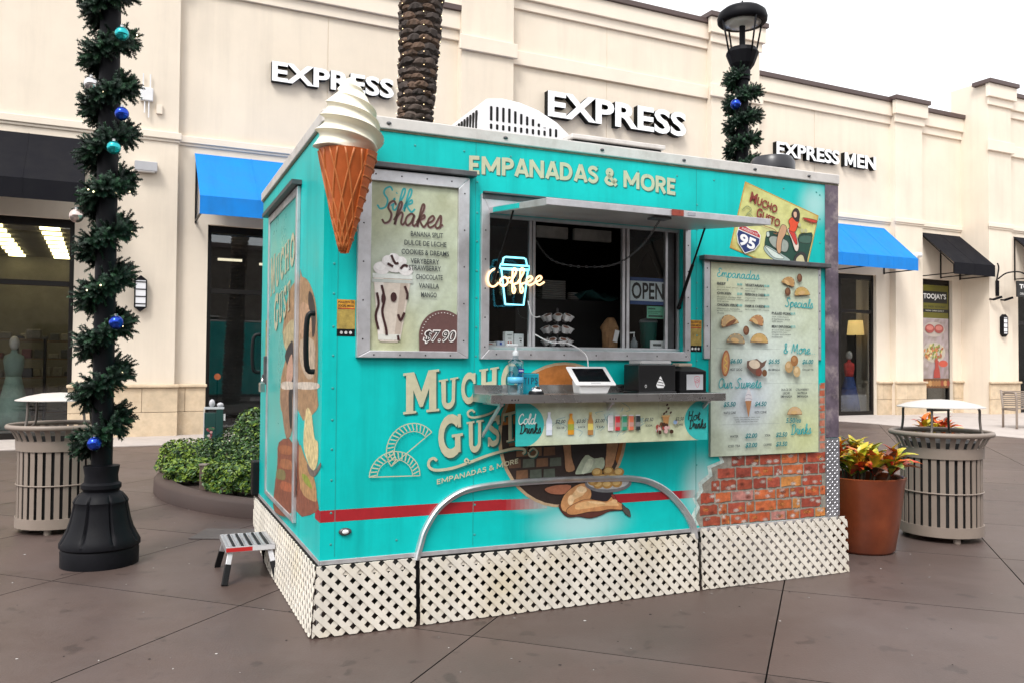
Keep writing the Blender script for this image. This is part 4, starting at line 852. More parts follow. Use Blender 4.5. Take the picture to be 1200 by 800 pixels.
# hatch flap, held open
ud0, ud1 = .915, 2.216; hb, hf, ho = 2.222, 2.147, .745
m = MB(); m.hexa([(ud0, -.03, hb - .016), (ud1, -.03, hb - .016), (ud1, -ho, hf - .016), (ud0, -ho, hf - .016)], [(ud0, -.03, hb + .016), (ud1, -.03, hb + .016), (ud1, -ho, hf + .016), (ud0, -ho, hf + .016)])
hatch = m.build('hatch_flap', [mat('flap_underside', (.52, .52, .52), .45, metal=.35, var=.15, scale=3, dirt=(.34, .33, .31), dscale=3, damt=.5)], T, bevel=.003)
m = MB()
for A, B in (((ud0 - .004, -.02), (ud0 - .004, -ho)), ((ud1 + .004, -.02), (ud1 + .004, -ho)), ((ud0 - .02, -ho - .003), (ud1 + .02, -ho - .003))):
    zz = lambda y: hb + (hf - hb) * (-y - .03) / (ho - .03)
    m.bar((A[0], A[1], zz(A[1])), (B[0], B[1], zz(B[1])), .014, .034)
m.build('flap_edge', alu, hatch, bevel=.002)
m = MB(); m.hexa([(ud0 + .02, -.05, hb + .0165), (ud1 - .02, -.05, hb + .0165), (ud1 - .02, -ho + .02, hf + .0165), (ud0 + .02, -ho + .02, hf + .0165)], [(ud0 + .02, -.05, hb + .020), (ud1 - .02, -.05, hb + .020), (ud1 - .02, -ho + .02, hf + .020), (ud0 + .02, -ho + .02, hf + .020)]); m.build('flap_skin', teal, hatch)
m = MB(); m.bar((ud0 - .0125, -.08, hb - .006), (ud0 - .0125, -.42, hb - .04), .004, .026); m.build('paint_patch', teal, hatch)
m = MB(); m.box(1.60, 1.67, -ho - .016, -ho - .0105, hf - .014, hf + .016); m.build('reflector', mat('red_reflector', (.28, .05, .03), .3, var=.3, scale=40), hatch)
m = MB(); m.box(1.70, 1.745, -ho - .013, -ho - .0105, hf - .006, hf + .010); m.build('flap_label', mat('label_grey', (.35, .36, .4), .5), hatch)
m = MB(); m.box(1.52, 1.62, -ho + .02, -ho + .09, hf - .028, hf - .0165); m.build('latch', darkmetal, hatch)
for (u, y1, z1_) in ((.92, -.31, 2.175), (2.16, -.24, 2.185)):
    q = MB(); uu = u if u < 1 else 2.19; q.cyl((uu, .02, 1.735), (uu, .02 + (y1 - .02) * .55, 1.735 + (z1_ - 1.735) * .55), .010, 8); q.cyl((uu, .02 + (y1 - .02) * .5, 1.735 + (z1_ - 1.735) * .5), (uu, y1, z1_), .006, 8); q.ball((uu, .02, 1.73), .014, 8, 6); q.build('gas_strut', blackp, hatch)
def chain(name, pts, label, parent=None, r=.0022, ln=.018):
    pts = smooth_path(pts, 14); acc = 0; q = MB(); last = pts[0]; i = 0
    for p in pts[1:]:
        acc += (p - last).length
        if acc >= ln * .72:
            d = (p - last).normalized(); sd_ = d.cross(Vector((0, 0, 1)) if i % 2 else Vector((0, 1, .3))).normalized(); c0 = (p + last) / 2
            q.tube([c0 + d * math.cos(t) * ln * .55 + sd_ * math.sin(t) * ln * .3 for t in [k * math.pi / 4 for k in range(8)]], r, 5, closed=True); acc = 0; i += 1
        last = p
    return q.build(name, darkmetal, parent)
chain('flap_chain', [(1.57, -.70, 2.12), (1.60, -.45, 2.0), (1.55, -.2, 1.93), (1.35, .05, 1.97), (1.22, .09, 2.12)], None, hatch)
# counter
m = MB(); m.box(.815, 2.302, -.285, -.0292, 1.175, 1.182); m.box(.815, 2.302, -.285, -.0292, 1.2105, 1.216); m.box(.815, 2.302, -.290, -.2855, 1.172, 1.217); m.box(.811, .8148, -.290, -.0292, 1.172, 1.217); m.box(2.3022, 2.306, -.290, -.0292, 1.172, 1.217)
m.build('counter_shelf', steel, T, bevel=.0015, seg=1)
m = MB(); m.box(.82, 2.30, -.029, -.001, 1.21, 1.262); m.build('counter_back_rail', steel, T)
screws('counter_screws', [(u + k * .018, 1.19) for u in (.93, 1.52, 2.12) for k in range(3)], -.291, T)
for u in (.88, 1.55, 2.2):
    q = MB(); q.bar((u, -.03, 1.165), (u, -.27, 1.165), .02, .012); q.bar((u, -.004, .98), (u, -.25, 1.16), .018, .01, up=(1, 0, 0)); q.build('counter_bracket', alu, T)
# ---- drinks board below the counter ------------------------------------------
m = MB(); m.box(.99, 2.232, -.212, -.2005, .94, 1.168); db = m.build('drinks_board', teal, T, bevel=.001)
P = Print((.99, -.2124, .94)); BW, BH = 1.242, .228; CR = (.50, .54, .36)
rr = random.Random(9); P.wash(0, 0, BW, BH, CR, 2, .2, 5, [(rr.uniform(.25, 1.1), rr.uniform(.02, .2), rr.uniform(.06, .16), rr.choice([(.52, .60, .52), (.42, .60, .64), (.56, .55, .33)]), .7) for k in range(8)], 40, 10)
for k in range(26):
    x, y = rr.uniform(.2, .85), rr.uniform(.02, .2); P.ribbon([(x, y), (x + rr.uniform(-.03, .03), y + rr.uniform(.01, .03)), (x + rr.uniform(-.06, .06), y + rr.uniform(.0, .06))], .0025, (.25, .5, .6), .6, k=3, lay=12)
P.poly([(0, 0), (.06, 0)] + arc(.0, .114, .165, .128, -60, 60, 12) + [(.06, BH), (0, BH)], (.03, .42, .40)); P.poly([(BW, 0), (BW - .06, 0)] + arc(BW, .114, .165, .128, 240, 120, 12) + [(BW - .06, BH), (BW, BH)], (.03, .42, .40))
P.script('Cold', .012, .118, .115, .172, .006, (.75, .8, .75), .15, .0); P.script('Drinks', .02, .068, .145, .118, .006, (.015, .02, .02), .15, .0)
P.script('Hot', BW - .14, .118, BW - .055, .172, .006, (.015, .02, .02), .15); P.script('Drinks', BW - .135, .07, BW - .015, .12, .006, (.015, .02, .02), .15)
def bottle(cx, y0, wd, h, c, cap, lab): 
    P.poly([(cx - wd / 2, y0), (cx + wd / 2, y0), (cx + wd / 2, y0 + h * .6), (cx + wd * .22, y0 + h * .8), (cx + wd * .22, y0 + h * .9), (cx - wd * .22, y0 + h * .9), (cx - wd * .22, y0 + h * .8), (cx - wd / 2, y0 + h * .6)], c); P.rect(cx - wd * .25, y0 + h * .9, cx + wd * .25, y0 + h, cap); P.rect(cx - wd / 2, y0 + h * .22, cx + wd / 2, y0 + h * .5, lab)
bottle(.192, .055, .036, .125, (.62, .68, .78), (.7, .72, .78), (.75, .78, .85)); bottle(.325, .055, .038, .115, (.62, .28, .02), (.55, .2, .02), (.30, .34, .05)); bottle(.447, .05, .034, .125, (.40, .2, .06), (.5, .35, .1), (.62, .5, .12))
for k, c in enumerate(((.65, .62, .62), (.55, .03, .04), (.03, .25, .14), (.62, .16, .08), (.02, .03, .03))):
    cx = .575 + k * .044; P.rect(cx - .017, .07, cx + .017, .15, c); P.rect(cx - .015, .15, cx + .015, .157, (.6, .6, .6)); P.rect(cx - .017, .09, cx + .017, .115, tuple(min(1, v * .5 + .18) for v in c)); P.rect(cx - .017, .07, cx - .011, .15, tuple(min(1, v + .15) for v in c))
for st, x0, x1, lab in (('$2.00', .222, .285, 'WATER'), ('$3.00', .352, .412, 'JUICE'), ('$3.00', .468, .53, 'TEA'), ('$2.50', .79, .85, 'SODA'), ('$2.50', 1.0, 1.06, 'COFFEE')):
    P.text(st, x0, .115, x1, .138, INK, .02, .3, lay=90); P.text(lab, x0 + .008, .088, x1 - .006, .1, INK, .02, lay=90)
P.poly([(.925, .09), (.955, .09), (.962, .14), (.918, .14)], (.4, .2, .07)); P.rect(.912, .14, .968, .15, (.5, .3, .12))
for k in range(16): P.oval(.94 + rr.uniform(-.06, .07), .07 + rr.uniform(-.02, .04), .014, .012, rr.choice([(.05, .02, .01), (.55, .35, .33), (.2, .3, .45), (.5, .5, .5), (.3, .05, .04), (.12, .05, .02)]), n=10)
for x, y in ((.94, .17), (.955, .19), (.925, .16), (.945, .21), (.97, .165)): P.oval(x, y, .009, .006, (.05, .02, .012), 40, 10)
P.rect(.884, .0, .886, BH, (.38, .42, .3)); P.build('drinks_print', db, PRINT_B)
# ---- menu board --------------------------------------------------------------------
m = MB(); m.box(2.40, 3.272, -.022, -.0006, .812, 2.022); mb_ = m.build('menu_board', mat('menu_backing', (.35, .33, .28), .6), T)
m = MB(); m.box(2.325, 3.356, -.058, -.0006, 2.028, 2.058); m.build('drip_rail', darkmetal, T, bevel=.004)
for u0, u1 in ((2.352, 2.397), (3.276, 3.30)):
    q = MB(); q.box(u0, u1, -.02, -.0006, 1.418, 2.027); ch_ = q.build('board_channel', alu, T, bevel=.002); screws('channel_screws', [((u0 + u1) / 2, 1.5 + k * .12) for k in range(5)], -.021, ch_)
P = Print((2.40, -.0224, .812)); MW, MH = .872, 1.21
P.wash(0, 0, MW, MH, (.47, .53, .40), 3, .18, 3, ((.4, .6, .45, (.58, .66, .62), .85), (.3, .32, .25, (.60, .66, .76), .8), (.75, .1, .3, (.50, .53, .25), .8), (.1, 1.12, .25, (.48, .48, .30), .7), (.8, .9, .25, (.50, .56, .40), .5)))
mx = lambda x: (x - 120) / 710 * MW                       # layout grid of the board
T_ = lambda y: MH - (y - 95) / 1246 * MH
P.script('Empanadas', .045, 1.095, .375, 1.172, .0062, SCR, .15, -.004); P.script('Specials', .585, .925, .82, 1.008, .0062, SCR, .15, -.006); P.script('& More...', .575, .648, .835, .712, .0062, SCR, .15, -.004); P.script('Our Sweets', .055, .425, .39, .487, .0062, SCR, .15); P.script('Drinks', .63, .122, .80, .188, .0062, SCR, .15)
def item(st, x, y, pr, lines, w_=.16):
    P.text(st, x, y, x + min(w_, .014 * len(st) + .01), y + .016, INK, .03, lay=20)
    if pr: P.text(pr, x + .155, y, x + .195, y + .016, SCR, .02, lay=20)
    for k, ln in enumerate(lines): P.text(ln, x, y - .02 - k * .0145, x + .0088 * len(ln), y - .010 - k * .0145, INK, .0, lay=20)
item('BEEF', .045, 1.068, '$5.00', ['ground beef, onion, egg', 'and olives']); item('CHICKEN', .045, 1.008, '$5.00', ['shredded chicken with', 'peppers, tomato, onions', 'and spices']); item('CHICKEN VERDE', .045, .935, '$5.00', ['chicken in tomatillo', 'green sauce, onion and', 'cheese'])
item('VEGETARIAN', .262, 1.068, '$5.00', ['spinach and ricotta', 'with nuts']); item('PEPPERONI & CHEESE', .262, 1.008, '$5.00', ['pepperoni, mozzarella', 'and sauce'], .16); item('HAM & CHEESE', .262, .935, '$5.00', ['ham, mozzarella cheese'])
item('PULLED PORK', .478, .895, '$5.75', ['slow cooked pork', 'in barbecue sauce', 'with onion']); item('MEAT EXPLOSION', .478, .81, '$5.75', ['ground beef, bacon', 'pepperoni, ham', 'sausage and cheese', 'mozzarella'])
def empanada(cx, cy, r_, rot, c=(.42, .24, .09), filled=False):
    A = [(cx + r_ * math.cos(R(a + rot)) * 1.0, cy + r_ * .85 * math.sin(R(a)) * 1.0 + r_ * .45 * math.cos(R(a)) * math.sin(R(rot))) for a in range(0, 181, 15)]
    P.poly(A, (.16, .075, .03)); B = [(cx + (x - cx) * .93, cy + .004 + (y - cy) * .90) for x, y in A]; P.poly(B, c)
    for k in range(1, 12, 2): x, y = A[k]; P.oval(cx + (x - cx) * .92, cy + (y - cy) * .92, r_ * .09, r_ * .08, (.55, .36, .16), n=8)
    P.oval(cx - r_ * .1, cy + r_ * .25, r_ * .45, r_ * .2, (.55, .36, .16), rot)
    if filled: P.oval(cx, cy + r_ * .2, r_ * .6, r_ * .16, (.18, .07, .03), rot)
empanada(.60, 1.09, .062, -32); empanada(.725, 1.025, .068, 10, (.48, .32, .10)); P.oval(.70, 1.14, .022, .028, (.12, .045, .02)); P.oval(.60, 1.045, .024, .028, (.12, .045, .02)); P.oval(.697, 1.145, .013, .018, (.2, .09, .04)); P.oval(.597, 1.05, .013, .018, (.2, .09, .04))
empanada(.14, .815, .075, 28, (.45, .30, .15), True); empanada(.335, .83, .065, -35, (.40, .20, .09)); empanada(.175, .705, .072, -8, (.33, .27, .17)); empanada(.36, .71, .072, -4, (.5, .33, .12)); P.oval(.255, .785, .024, .030, (.12, .045, .02)); P.oval(.252, .79, .015, .02, (.22, .1, .05))
P.rect(.04, .672, .55, .6735, (.3, .36, .33), lay=2); P.rect(.42, .452, .82, .4535, (.3, .36, .33), lay=2); P.rect(.09, .195, .55, .1965, (.3, .36, .33), lay=2)
P_o = P.o.copy(); P.o = P.o + P.u * .155
P.oval(.095, .395 + .03, .032, .082, (.35, .12, .05), -4); P.oval(.095, .425, .022, .07, (.55, .28, .12), -4); P.L += 0; P.ribbon([(.088, .37), (.105, .39), (.085, .41), (.106, .43), (.086, .45), (.1, .475)], .006, (.7, .5, .1), k=4)
P.poly([(.26, .44), (.34, .455), (.38, .43), (.42, .45), (.40, .41), (.37, .39), (.34, .345), (.31, .36), (.26, .40)], (.14, .08, .06)); P.oval(.32, .42, .045, .028, (.6, .5, .38), -8); P.oval(.355, .37, .025, .025, (.2, .06, .04)); P.oval(.40, .365, .02, .022, (.16, .07, .03))
P.oval(.60, .405, .034, .038, (.42, .27, .12)); P.oval(.645, .445, .032, .036, (.30, .14, .05)); P.oval(.665, .375, .03, .036, (.48, .34, .17)); P.oval(.592, .415, .018, .018, (.55, .38, .2)); P.oval(.64, .455, .016, .016, (.42, .22, .09)); P.oval(.66, .385, .016, .018, (.6, .45, .25))
P.o = P_o
for st, x, y, lab in (('$6.00', .135, .575, 'HOT DOG'), ('$6.95', .44, .575, 'MINI EMPANADAS'), ('$6.00', .72, .575, 'CROQUETTES'), ('$5.50', .085, .305, 'WAFFLE CONE'), ('$4.50', .33, .305, 'KIDS CONE'), ('$2.00', .255, .105, None), ('$2.50', .50, .105, None), ('$3.00', .255, .045, None), ('$3.50', .50, .045, None)):
    P.text(st, x, y, x + .095, y + .034, (.02, .20, .22), .03, .25, lay=70)
    if lab: P.text(lab, x + .0, y - .042, x + .095, y - .026, INK, .02, lay=70)
for st, x0, x1, y in (('WATER', .135, .2, .115), ('SODA', .41, .455, .115), ('ICED TEA', .12, .215, .055), ('COFFEE', .4, .465, .055), ('DULCE DE', .545, .63, .405), ('LECHE', .56, .615, .383), ('EMPANADA', .54, .635, .361), ('STRAWBERRY', .665, .775, .405), ('NUTELLA', .68, .76, .383), ('EMPANADA', .675, .77, .361)): P.text(st, x0, y, x1, y + .015, INK, .02, lay=72)
for k in range(3): P.text('vanilla, chocolate or twist cone', .16 + .01 * k, .235 - k * .013, .37 - .01 * k, .245 - k * .013, INK, lay=72)
P_o = P.o.copy(); P.o = P.o + P.u * .07
P.poly([(.245, .275), (.295, .275), (.272, .175), (.268, .175)], (.42, .2, .09)); P.poly([(.238, .275), (.302, .275), (.298, .305), (.285, .335), (.272, .365), (.262, .34), (.248, .31)], (.68, .66, .68)); P.ribbon([(.24, .285), (.27, .292), (.3, .284)], .005, (.45, .44, .5)); P.ribbon([(.25, .31), (.27, .316), (.29, .31)], .005, (.45, .44, .5))

P.o = P_o
empanada(.645, .25, .062, 0, (.52, .36, .2)); P.text('5.50/ea', .575, .198, .70, .23, (.02, .20, .22), .02, .2, lay=110); P.build('menu_print', mb_, PRINT_B)
# ---- tilted route poster -------------------------------------------------------------
ang = math.atan2(-.172, .614); rx, uz = Vector((math.cos(ang), 0, math.sin(ang))), Vector((-math.sin(ang), 0, math.cos(ang))); cw, chh = .638, .451
o0 = Vector((2.683, 0, 2.555)) - uz * chh
def cl(u, v): q = o0 + rx * u + uz * v; return q
m = MB(); q = [cl(0, 0), cl(cw, 0), cl(cw, chh), cl(0, chh)]; m.hexa([(p.x, -.0004, p.z) for p in q], [(p.x, -.0026, p.z) for p in q]); cpo = m.build('route_poster', mat('poster_edge', (.4, .28, .1), .6), T)
P = Print((o0.x, -.0028, o0.z), rx, uz); P.rect(0, 0, cw, chh, (.46, .26, .04)); P.wash(.007, .007, cw - .007, chh - .007, (.56, .56, .20), 4, .3, 5, [(x, y, .06, (.5, .26, .03), .8) for x in (0, cw) for y in (0, chh)] + [(.3, .2, .2, (.62, .62, .32), .6)])
P.map = lambda x, y: (x * cw, (1 - y) * chh)
for n_, c_, pl in CAR: P.blob([(min(x, .975), min(y, .975)) for x, y in pl], c_, (.02, .02, .015), .006, 3)
P.map = None
for st, x0, y0, x1, y1 in (('M', .06, .335, .115, .405), ('UCHO', .12, .335, .29, .39), ('G', .135, .255, .18, .325), ('USTO', .185, .255, .335, .31)): P.text(st, x0, y0, x1, y1, (.22, .03, .02), .035)
P.ribbon([(.12, .24), (.2, .225), (.3, .23), (.33, .21), (.30, .205)], .005, (.3, .12, .05), k=4)
for q in ([(.02, .26), (.05, .30), (.09, .29), (.06, .25)], [(.05, .22), (.08, .26), (.12, .24)]): P.ribbon(q, .006, (.25, .28, .12), k=4)
sh = [(.03, .15), (.06, .17), (.115, .162), (.17, .17), (.20, .15), (.205, .10), (.18, .05), (.115, .005), (.05, .05), (.025, .10)]
P.poly([(.115 + (x - .115) * 1.08, .09 + (y - .09) * 1.07) for x, y in sh], (.75, .75, .72)); P.poly(sh, (.012, .03, .14)); P.poly([(.03, .15), (.06, .17), (.115, .162), (.17, .17), (.20, .15), (.203, .135), (.027, .135)], (.45, .03, .03)); P.rect(.026, .130, .204, .136, (.75, .75, .72))
P.text('INTERSTATE', .05, .143, .18, .157, (.8, .8, .8)); P.text('95', .05, .04, .18, .118, (.85, .85, .85), .04); P.text('Car & Auto', .5, .37, .6, .39, (.3, .05, .03), .01, .2)
for x, y in ((.49, .33), (.52, .30), (.55, .31)): P.oval(x, y, .014, .014, (.45, .45, .25))
P.build('route_print', cpo, PRINT_B)
# ---- small social stickers (code omitted) -------------------------------------------
for u0, u1, v0, v1 in ((.072, .166, 1.512, 1.70), (2.252, 2.345, 1.46, 1.655)):
    q = MB(); q.box(u0, u1, -.0016, -.0004, v0, v1); st_ = q.build('sticker', blackp, T)
    P = Print((u0, -.0018, v0)); W_, H_ = u1 - u0, v1 - v0
    P.rect(0, H_ * .2, W_, H_, (.36, .26, .06)); P.rect(0, H_ * .74, W_, H_, (.55, .26, .02)); P.text('FOLLOW US', .006, H_ * .90, W_ - .006, H_ * .96, (.05, .02, .01), .03); P.text('SOCIAL MEDIA', .006, H_ * .80, W_ - .006, H_ * .86, (.05, .02, .01), .03); P.rect(.004, H_ * .745, W_ - .004, H_ * .77, (.4, .03, .02))
    for k in range(3): P.oval(W_ * (.25 + .25 * k), H_ * .1, .008, .008, (.6, .6, .58), n=10)
    P.build('sticker_print', st_, PRINT_W)
# ---- painted artwork on the long side ---------------------------------------------------
P = Print((0, -.0010, 0)); CRM = (.52, .50, .34); SHD = (.02, .16, .14)
P.DZ = .00012
def warp_arc(x, y): t = (x - .786) / (2.158 - .786); return x, y + .022 * math.sin(math.pi * t) - .0 
P.DZ = .00005; P.block('EMPANADAS & MORE', .792, 2.413, 2.162, 2.513, SHD, .22, warp_arc); P.block('EMPANADAS & MORE', .786, 2.418, 2.156, 2.518, CRM, .22, warp_arc); P.build('header_lettering', body)
P = Print((0, -.0008, 0)); P.DZ = .00012                       # red stripe and brown disc under the figure
RED = (.34, .012, .018)
P.put(rct(0, .568, 1.0, .628), [(0, 1, 2, 3)], RED); fadec = (.36, .50, .48)
for k in range(10):            # the stripe fades out in the airbrushed patch
    f0 = k / 10; c_ = tuple(a * (1 - f0 ** 1.3) + b * f0 ** 1.3 for a, b in zip(RED, fadec)); P.rect(1.0 + k * .028, .566 - k * .0005, 1.0 + (k + 1) * .028, .626 - k * .0009, c_, lay=0)
P.build('red_stripe', body); P = Print((0, -.0008, 0)); P.DZ = .00012
P.poly([(1.62, .562), (2.10, .563), (2.20, .563), (2.20, .611), (2.10, .612), (1.62, .617)], RED, lay=0)
for k in range(8): f0 = (k + 1) / 9; c_ = tuple(a * (1 - f0) + b * f0 for a, b in zip(RED, (.40, .58, .56))); P.rect(2.20 + k * .014, .563, 2.20 + (k + 1) * .014, .611, c_, lay=0)
P.build('red_stripe', body); P = Print((0, -.0011, 0)); P.DZ = .00009
disc = arc(1.39, .975, .395, .40, 0, 360, 40)[:-1]; P.oval(1.39, .975, .415, .415, (.50, .36, .22), n=40); P.poly(disc, (.40, .14, .03))
bad = [(x, y) for x, y in disc if y < .98]; P.poly([(x, y) for x, y in disc if y < 1.08 and x < 1.75] + [(1.6, 1.08)], (.035, .022, .018))
rb = random.Random(21)
for r_ in range(5):
    for c_ in range(5):
        x0 = 1.0 + c_ * .085 + (r_ % 2) * .04; y0 = .735 + r_ * .062
        if (x0 - 1.40) ** 2 + (y0 - .945) ** 2 < .16 and x0 < 1.34: P.poly([(x0, y0), (x0 + .074, y0 + .002), (x0 + .072, y0 + .05), (x0 + .002, y0 + .048)], rb.choice([(.16, .08, .04), (.20, .10, .05), (.13, .07, .04), (.10, .12, .09)]), lay=30)
P.L = 31
OUTL = (.03, .012, .008)
for n_, c_, pl in GIRL[:6]: P.blob(pl, c_, None if n_ == 'apron_fold' else OUTL, .005, 3)
P.oval(1.679, .684, .158, .055, (.12, .12, .13), -2, 28); P.oval(1.679, .692, .14, .04, (.42, .43, .44), -2, 28)
for n_, c_, pl in GIRL[6:]: P.blob(pl, c_, None if n_.endswith('_hi') else OUTL, .003, 4)
for (x, y, rx_, ry_, c_) in ((1.50, .655, .035, .02, (.80, .58, .34)), (1.43, .60, .02, .03, (.78, .54, .30)), (1.60, .575, .06, .008, (.78, .52, .27)), (1.72, .575, .02, .012, (.74, .46, .22))): P.oval(x, y, rx_, ry_, c_, -8)
P.oval(1.679, .684, .158, .055, (.16, .16, .17), -2, 28); P.oval(1.677, .690, .142, .042, (.45, .46, .46), -2, 28)
for x, y in ROLLS + [(1.64, .715), (1.71, .715), (1.575, .70)]: P.oval(x, y, .036, .025, (.40, .22, .06)); P.oval(x - .004, y + .004, .026, .016, (.62, .42, .16))
P.build('figure_artwork', body, PRINT_F)
P = Print((0, -.0038, 0)); P.DZ = .00010                       # lettering over the artwork
LET = [('M', [(.425, 1.324), (.624, 1.348), (.427, 1.108), (.627, 1.123)]), ('U', [(.623, 1.288), (.734, 1.306), (.631, 1.128), (.729, 1.140)]), ('C', [(.747, 1.32), (.840, 1.332), (.749, 1.155), (.840, 1.168)]), ('H', [(.857, 1.345), (.972, 1.362), (.858, 1.17), (.970, 1.19)]), ('O', [(.985, 1.365), (1.10, 1.385), (.987, 1.19), (1.10, 1.205)]),
       ('G', [(.619, 1.091), (.760, 1.107), (.624, .866), (.766, .884)]), ('U', [(.784, 1.06), (.884, 1.072), (.791, .888), (.881, .902)]), ('S', [(.905, 1.081), (.985, 1.098), (.906, .922), (.985, .938)]), ('T', [(.997, 1.102), (1.085, 1.12), (1.0, .94), (1.088, .955)])]
for ch, q in LET: P.slab(ch, q, SHD, .03, .010, -.007)
for ch, q in LET: P.slab(ch, q, CRM)
P.L += 1
for pts_, wd in (([(.83, 1.112), (.812, 1.126), (.79, 1.112), (.80, 1.09), (.84, 1.086), (.92, 1.105), (1.0, 1.15)], .011), ([(.615, .858), (.596, .872), (.572, .858), (.572, .828), (.61, .808), (.70, .814), (.79, .838), (.92, .878), (1.05, .905), (1.12, .904), (1.135, .888), (1.12, .876)], .015), ([(.80, .848), (.785, .862), (.775, .85), (.79, .838)], .009), ([(1.16, .89), (1.185, .905), (1.21, .885), (1.195, .86), (1.165, .862), (1.155, .885)], .01)):
    P.ribbon([(x + .006, y - .005) for x, y in pts_], wd, SHD, k=6); P.ribbon(pts_, wd, CRM, k=6)
sk = lambda x, y: (x, y + (x - .616) * .2)
P.DZ = .00006; P.block('EMPANADAS & MORE', .616, .73, 1.098, .757, CRM, .2, sk)
def doodle(cx, cy, r_, rot):      # line drawing of an empanada
    tf = lambda x, y: (cx + (x * math.cos(R(rot)) - y * math.sin(R(rot))), cy + (x * math.sin(R(rot)) + y * math.cos(R(rot))))
    P.ribbon([tf(*q) for q in arc(0, 0, r_, r_ * .95, 0, 180, 18)], .005, CRM); P.ribbon([tf(*q) for q in arc(0, 0, r_ * .70, r_ * .64, 0, 180, 18)], .004, CRM, lay=P.L); P.ribbon([tf(-r_, 0), tf(r_, 0)], .005, CRM, lay=P.L)
    for k in range(17): a = R(6 + k * 10.5); P.ribbon([tf(r_ * .73 * math.cos(a), r_ * .68 * math.sin(a)), tf(r_ * .97 * math.cos(a + .09), r_ * .92 * math.sin(a + .09))], .006, CRM, lay=P.L)
doodle(.385, .785, .137, -1); doodle(.475, .925, .14, 38); P.build('logo_lettering', body)
# exposed-brick print, lower right
P = Print((0, -.0008, 0)); P.DZ = .0003; rb = random.Random(5)
edge = [(2.335, .378), (2.30, .44), (2.335, .50), (2.31, .545), (2.36, .60), (2.35, .64), (2.43, .69), (2.42, .74), (2.52, .77), (2.50, .81), (2.62, .815), (3.24, .82), (3.26, 1.0), (3.285, 1.12), (3.30, 1.26), (3.352, 1.27), (3.352, .378)]
P.poly([(x - (.03 if x < 2.7 else 0), y + (.012 if x < 2.6 else 0)) for x, y in edge], (.50, .60, .56)); P.poly(edge, (.26, .24, .20))
rows = [(.385, .052, 2.345), (.452, .058, 2.315), (.525, .058, 2.335), (.597, .060, 2.42), (.672, .060, 2.455), (.747, .058, 2.56)]
for r_, (y0, h, xs) in enumerate(rows):
    x = xs + rb.uniform(0, .02)
    while x < 3.33:
        wd = min(rb.choice([.10, .115, .13, .165, .06]), 3.348 - x)
        if wd > .035:
            c = rb.choice([(.42, .085, .03), (.34, .06, .03), (.48, .12, .04), (.27, .05, .03), (.50, .20, .05), (.42, .18, .15), (.36, .07, .04), (.40, .10, .03), (.30, .06, .03)])
            j = lambda s_=.006: rb.uniform(-s_, s_)
            top = [(x + wd * k / 5, y0 + h + j(.004)) for k in range(5, -1, -1)]; bot = [(x + wd * k / 5, y0 + j(.004)) for k in range(6)]
            P.poly([(a + .004, b - .005) for a, b in bot + top], (.10, .07, .05), lay=2); P.poly(bot + top, c, lay=3)
            for k in range(rb.choice([1, 2, 3])): P.fade(x + rb.uniform(.1, .9) * wd, y0 + rb.uniform(.1, .9) * h, min(.03, wd * .3), .016, rb.choice([(.55, .46, .40), (.2, .05, .03), (.6, .22, .06), (.62, .58, .52)]), .75, 10, lay=4)
        x += wd + .013
for k in range(9): P.poly([(3.30 + rb.uniform(0, .01), .83 + k * .05), (3.347, .83 + k * .05), (3.347, .868 + k * .05), (3.305, .865 + k * .05)], rb.choice([(.45, .16, .1), (.6, .56, .5), (.4, .1, .05)]), lay=3)
P.build('brick_print', body, PRINT_W)
# ---- end wall with door -------------------------------------------------------------------
f = MB()
DW0, DW1, DZ0, DZ1 = .69, 1.90, .445, 2.41
fb = frame_bars(0, 1.21, 0, DZ1 - DZ0, .05, 1.16, .03, DZ1 - DZ0 - .05, 0, .022)
fb.v = [(-.0006 - v[1], DW0 + v[0], DZ0 + v[2]) for v in fb.v]; dfr = fb.build('door_frame', alu, T, bevel=.003)
m = MB(); m.box(-.014, -.0006, DW0 + .051, DW1 - .051, DZ0 + .031, DZ1 - .051); door = m.build('door', mat('door_vinyl', (.05, .46, .42), .3, var=.12, scale=2), T)
m = MB(); m.box(-.06, -.0006, DW0 - .03, DW1 + .05, DZ1 + .004, DZ1 + .03); m.build('drip_rail', darkmetal, T)
m = MB(); m.box(-.04, -.0006, 1.87, 1.92, 1.22, 1.42); m.box(-.05, -.041, 1.875, 1.915, 1.24, 1.29); m.build('door_latch', darkmetal, door, bevel=.004)
m = MB(); m.tube([( -.05, 1.895 + .028 * math.cos(t), 1.235 + .03 * math.sin(t)) for t in [k * math.pi / 8 for k in range(9)]], .006, 6); m.box(-.068, -.035, 1.855, 1.935, 1.165, 1.232); m.build('padlock', steel, T, bevel=.003)
m = MB(); m.tube(smooth_path([(-.02, .10, 1.33), (-.06, .10, 1.36), (-.06, .10, 1.60), (-.02, .10, 1.63)], 5), .014, 8); m.build('grab_handle', blackp, T, smooth=True)
m = MB(); m.tube(smooth_path([(-.02, 2.25, 1.30), (-.07, 2.25, 1.33), (-.07, 2.25, 1.55), (-.02, 2.25, 1.58)], 5), .014, 8); m.build('grab_handle', blackp, T, smooth=True)
P = Print((-.0010, 0, 0), (0, -1, 0), (0, 0, 1)); P.DZ = .0001
P.map = lambda x, y: (-x, y)
P.poly([(.0, .568), (.0, .628), (.13, .628), (.13, .568)], RED); 
split = lambda pl, a, b_: clip_poly([(x, y) for x, y in pl], rct(a, .38, b_, 2.55))
for n_, c_, pl in LEFT:
    q = split([(max(.003, x), y) for x, y in pl], 0, DW0 - .002)
    if len(q) > 2: P.blob(q, tuple(v * .8 for v in c_), None, .005, 3)
P.build('end_artwork', body, PRINT_W)
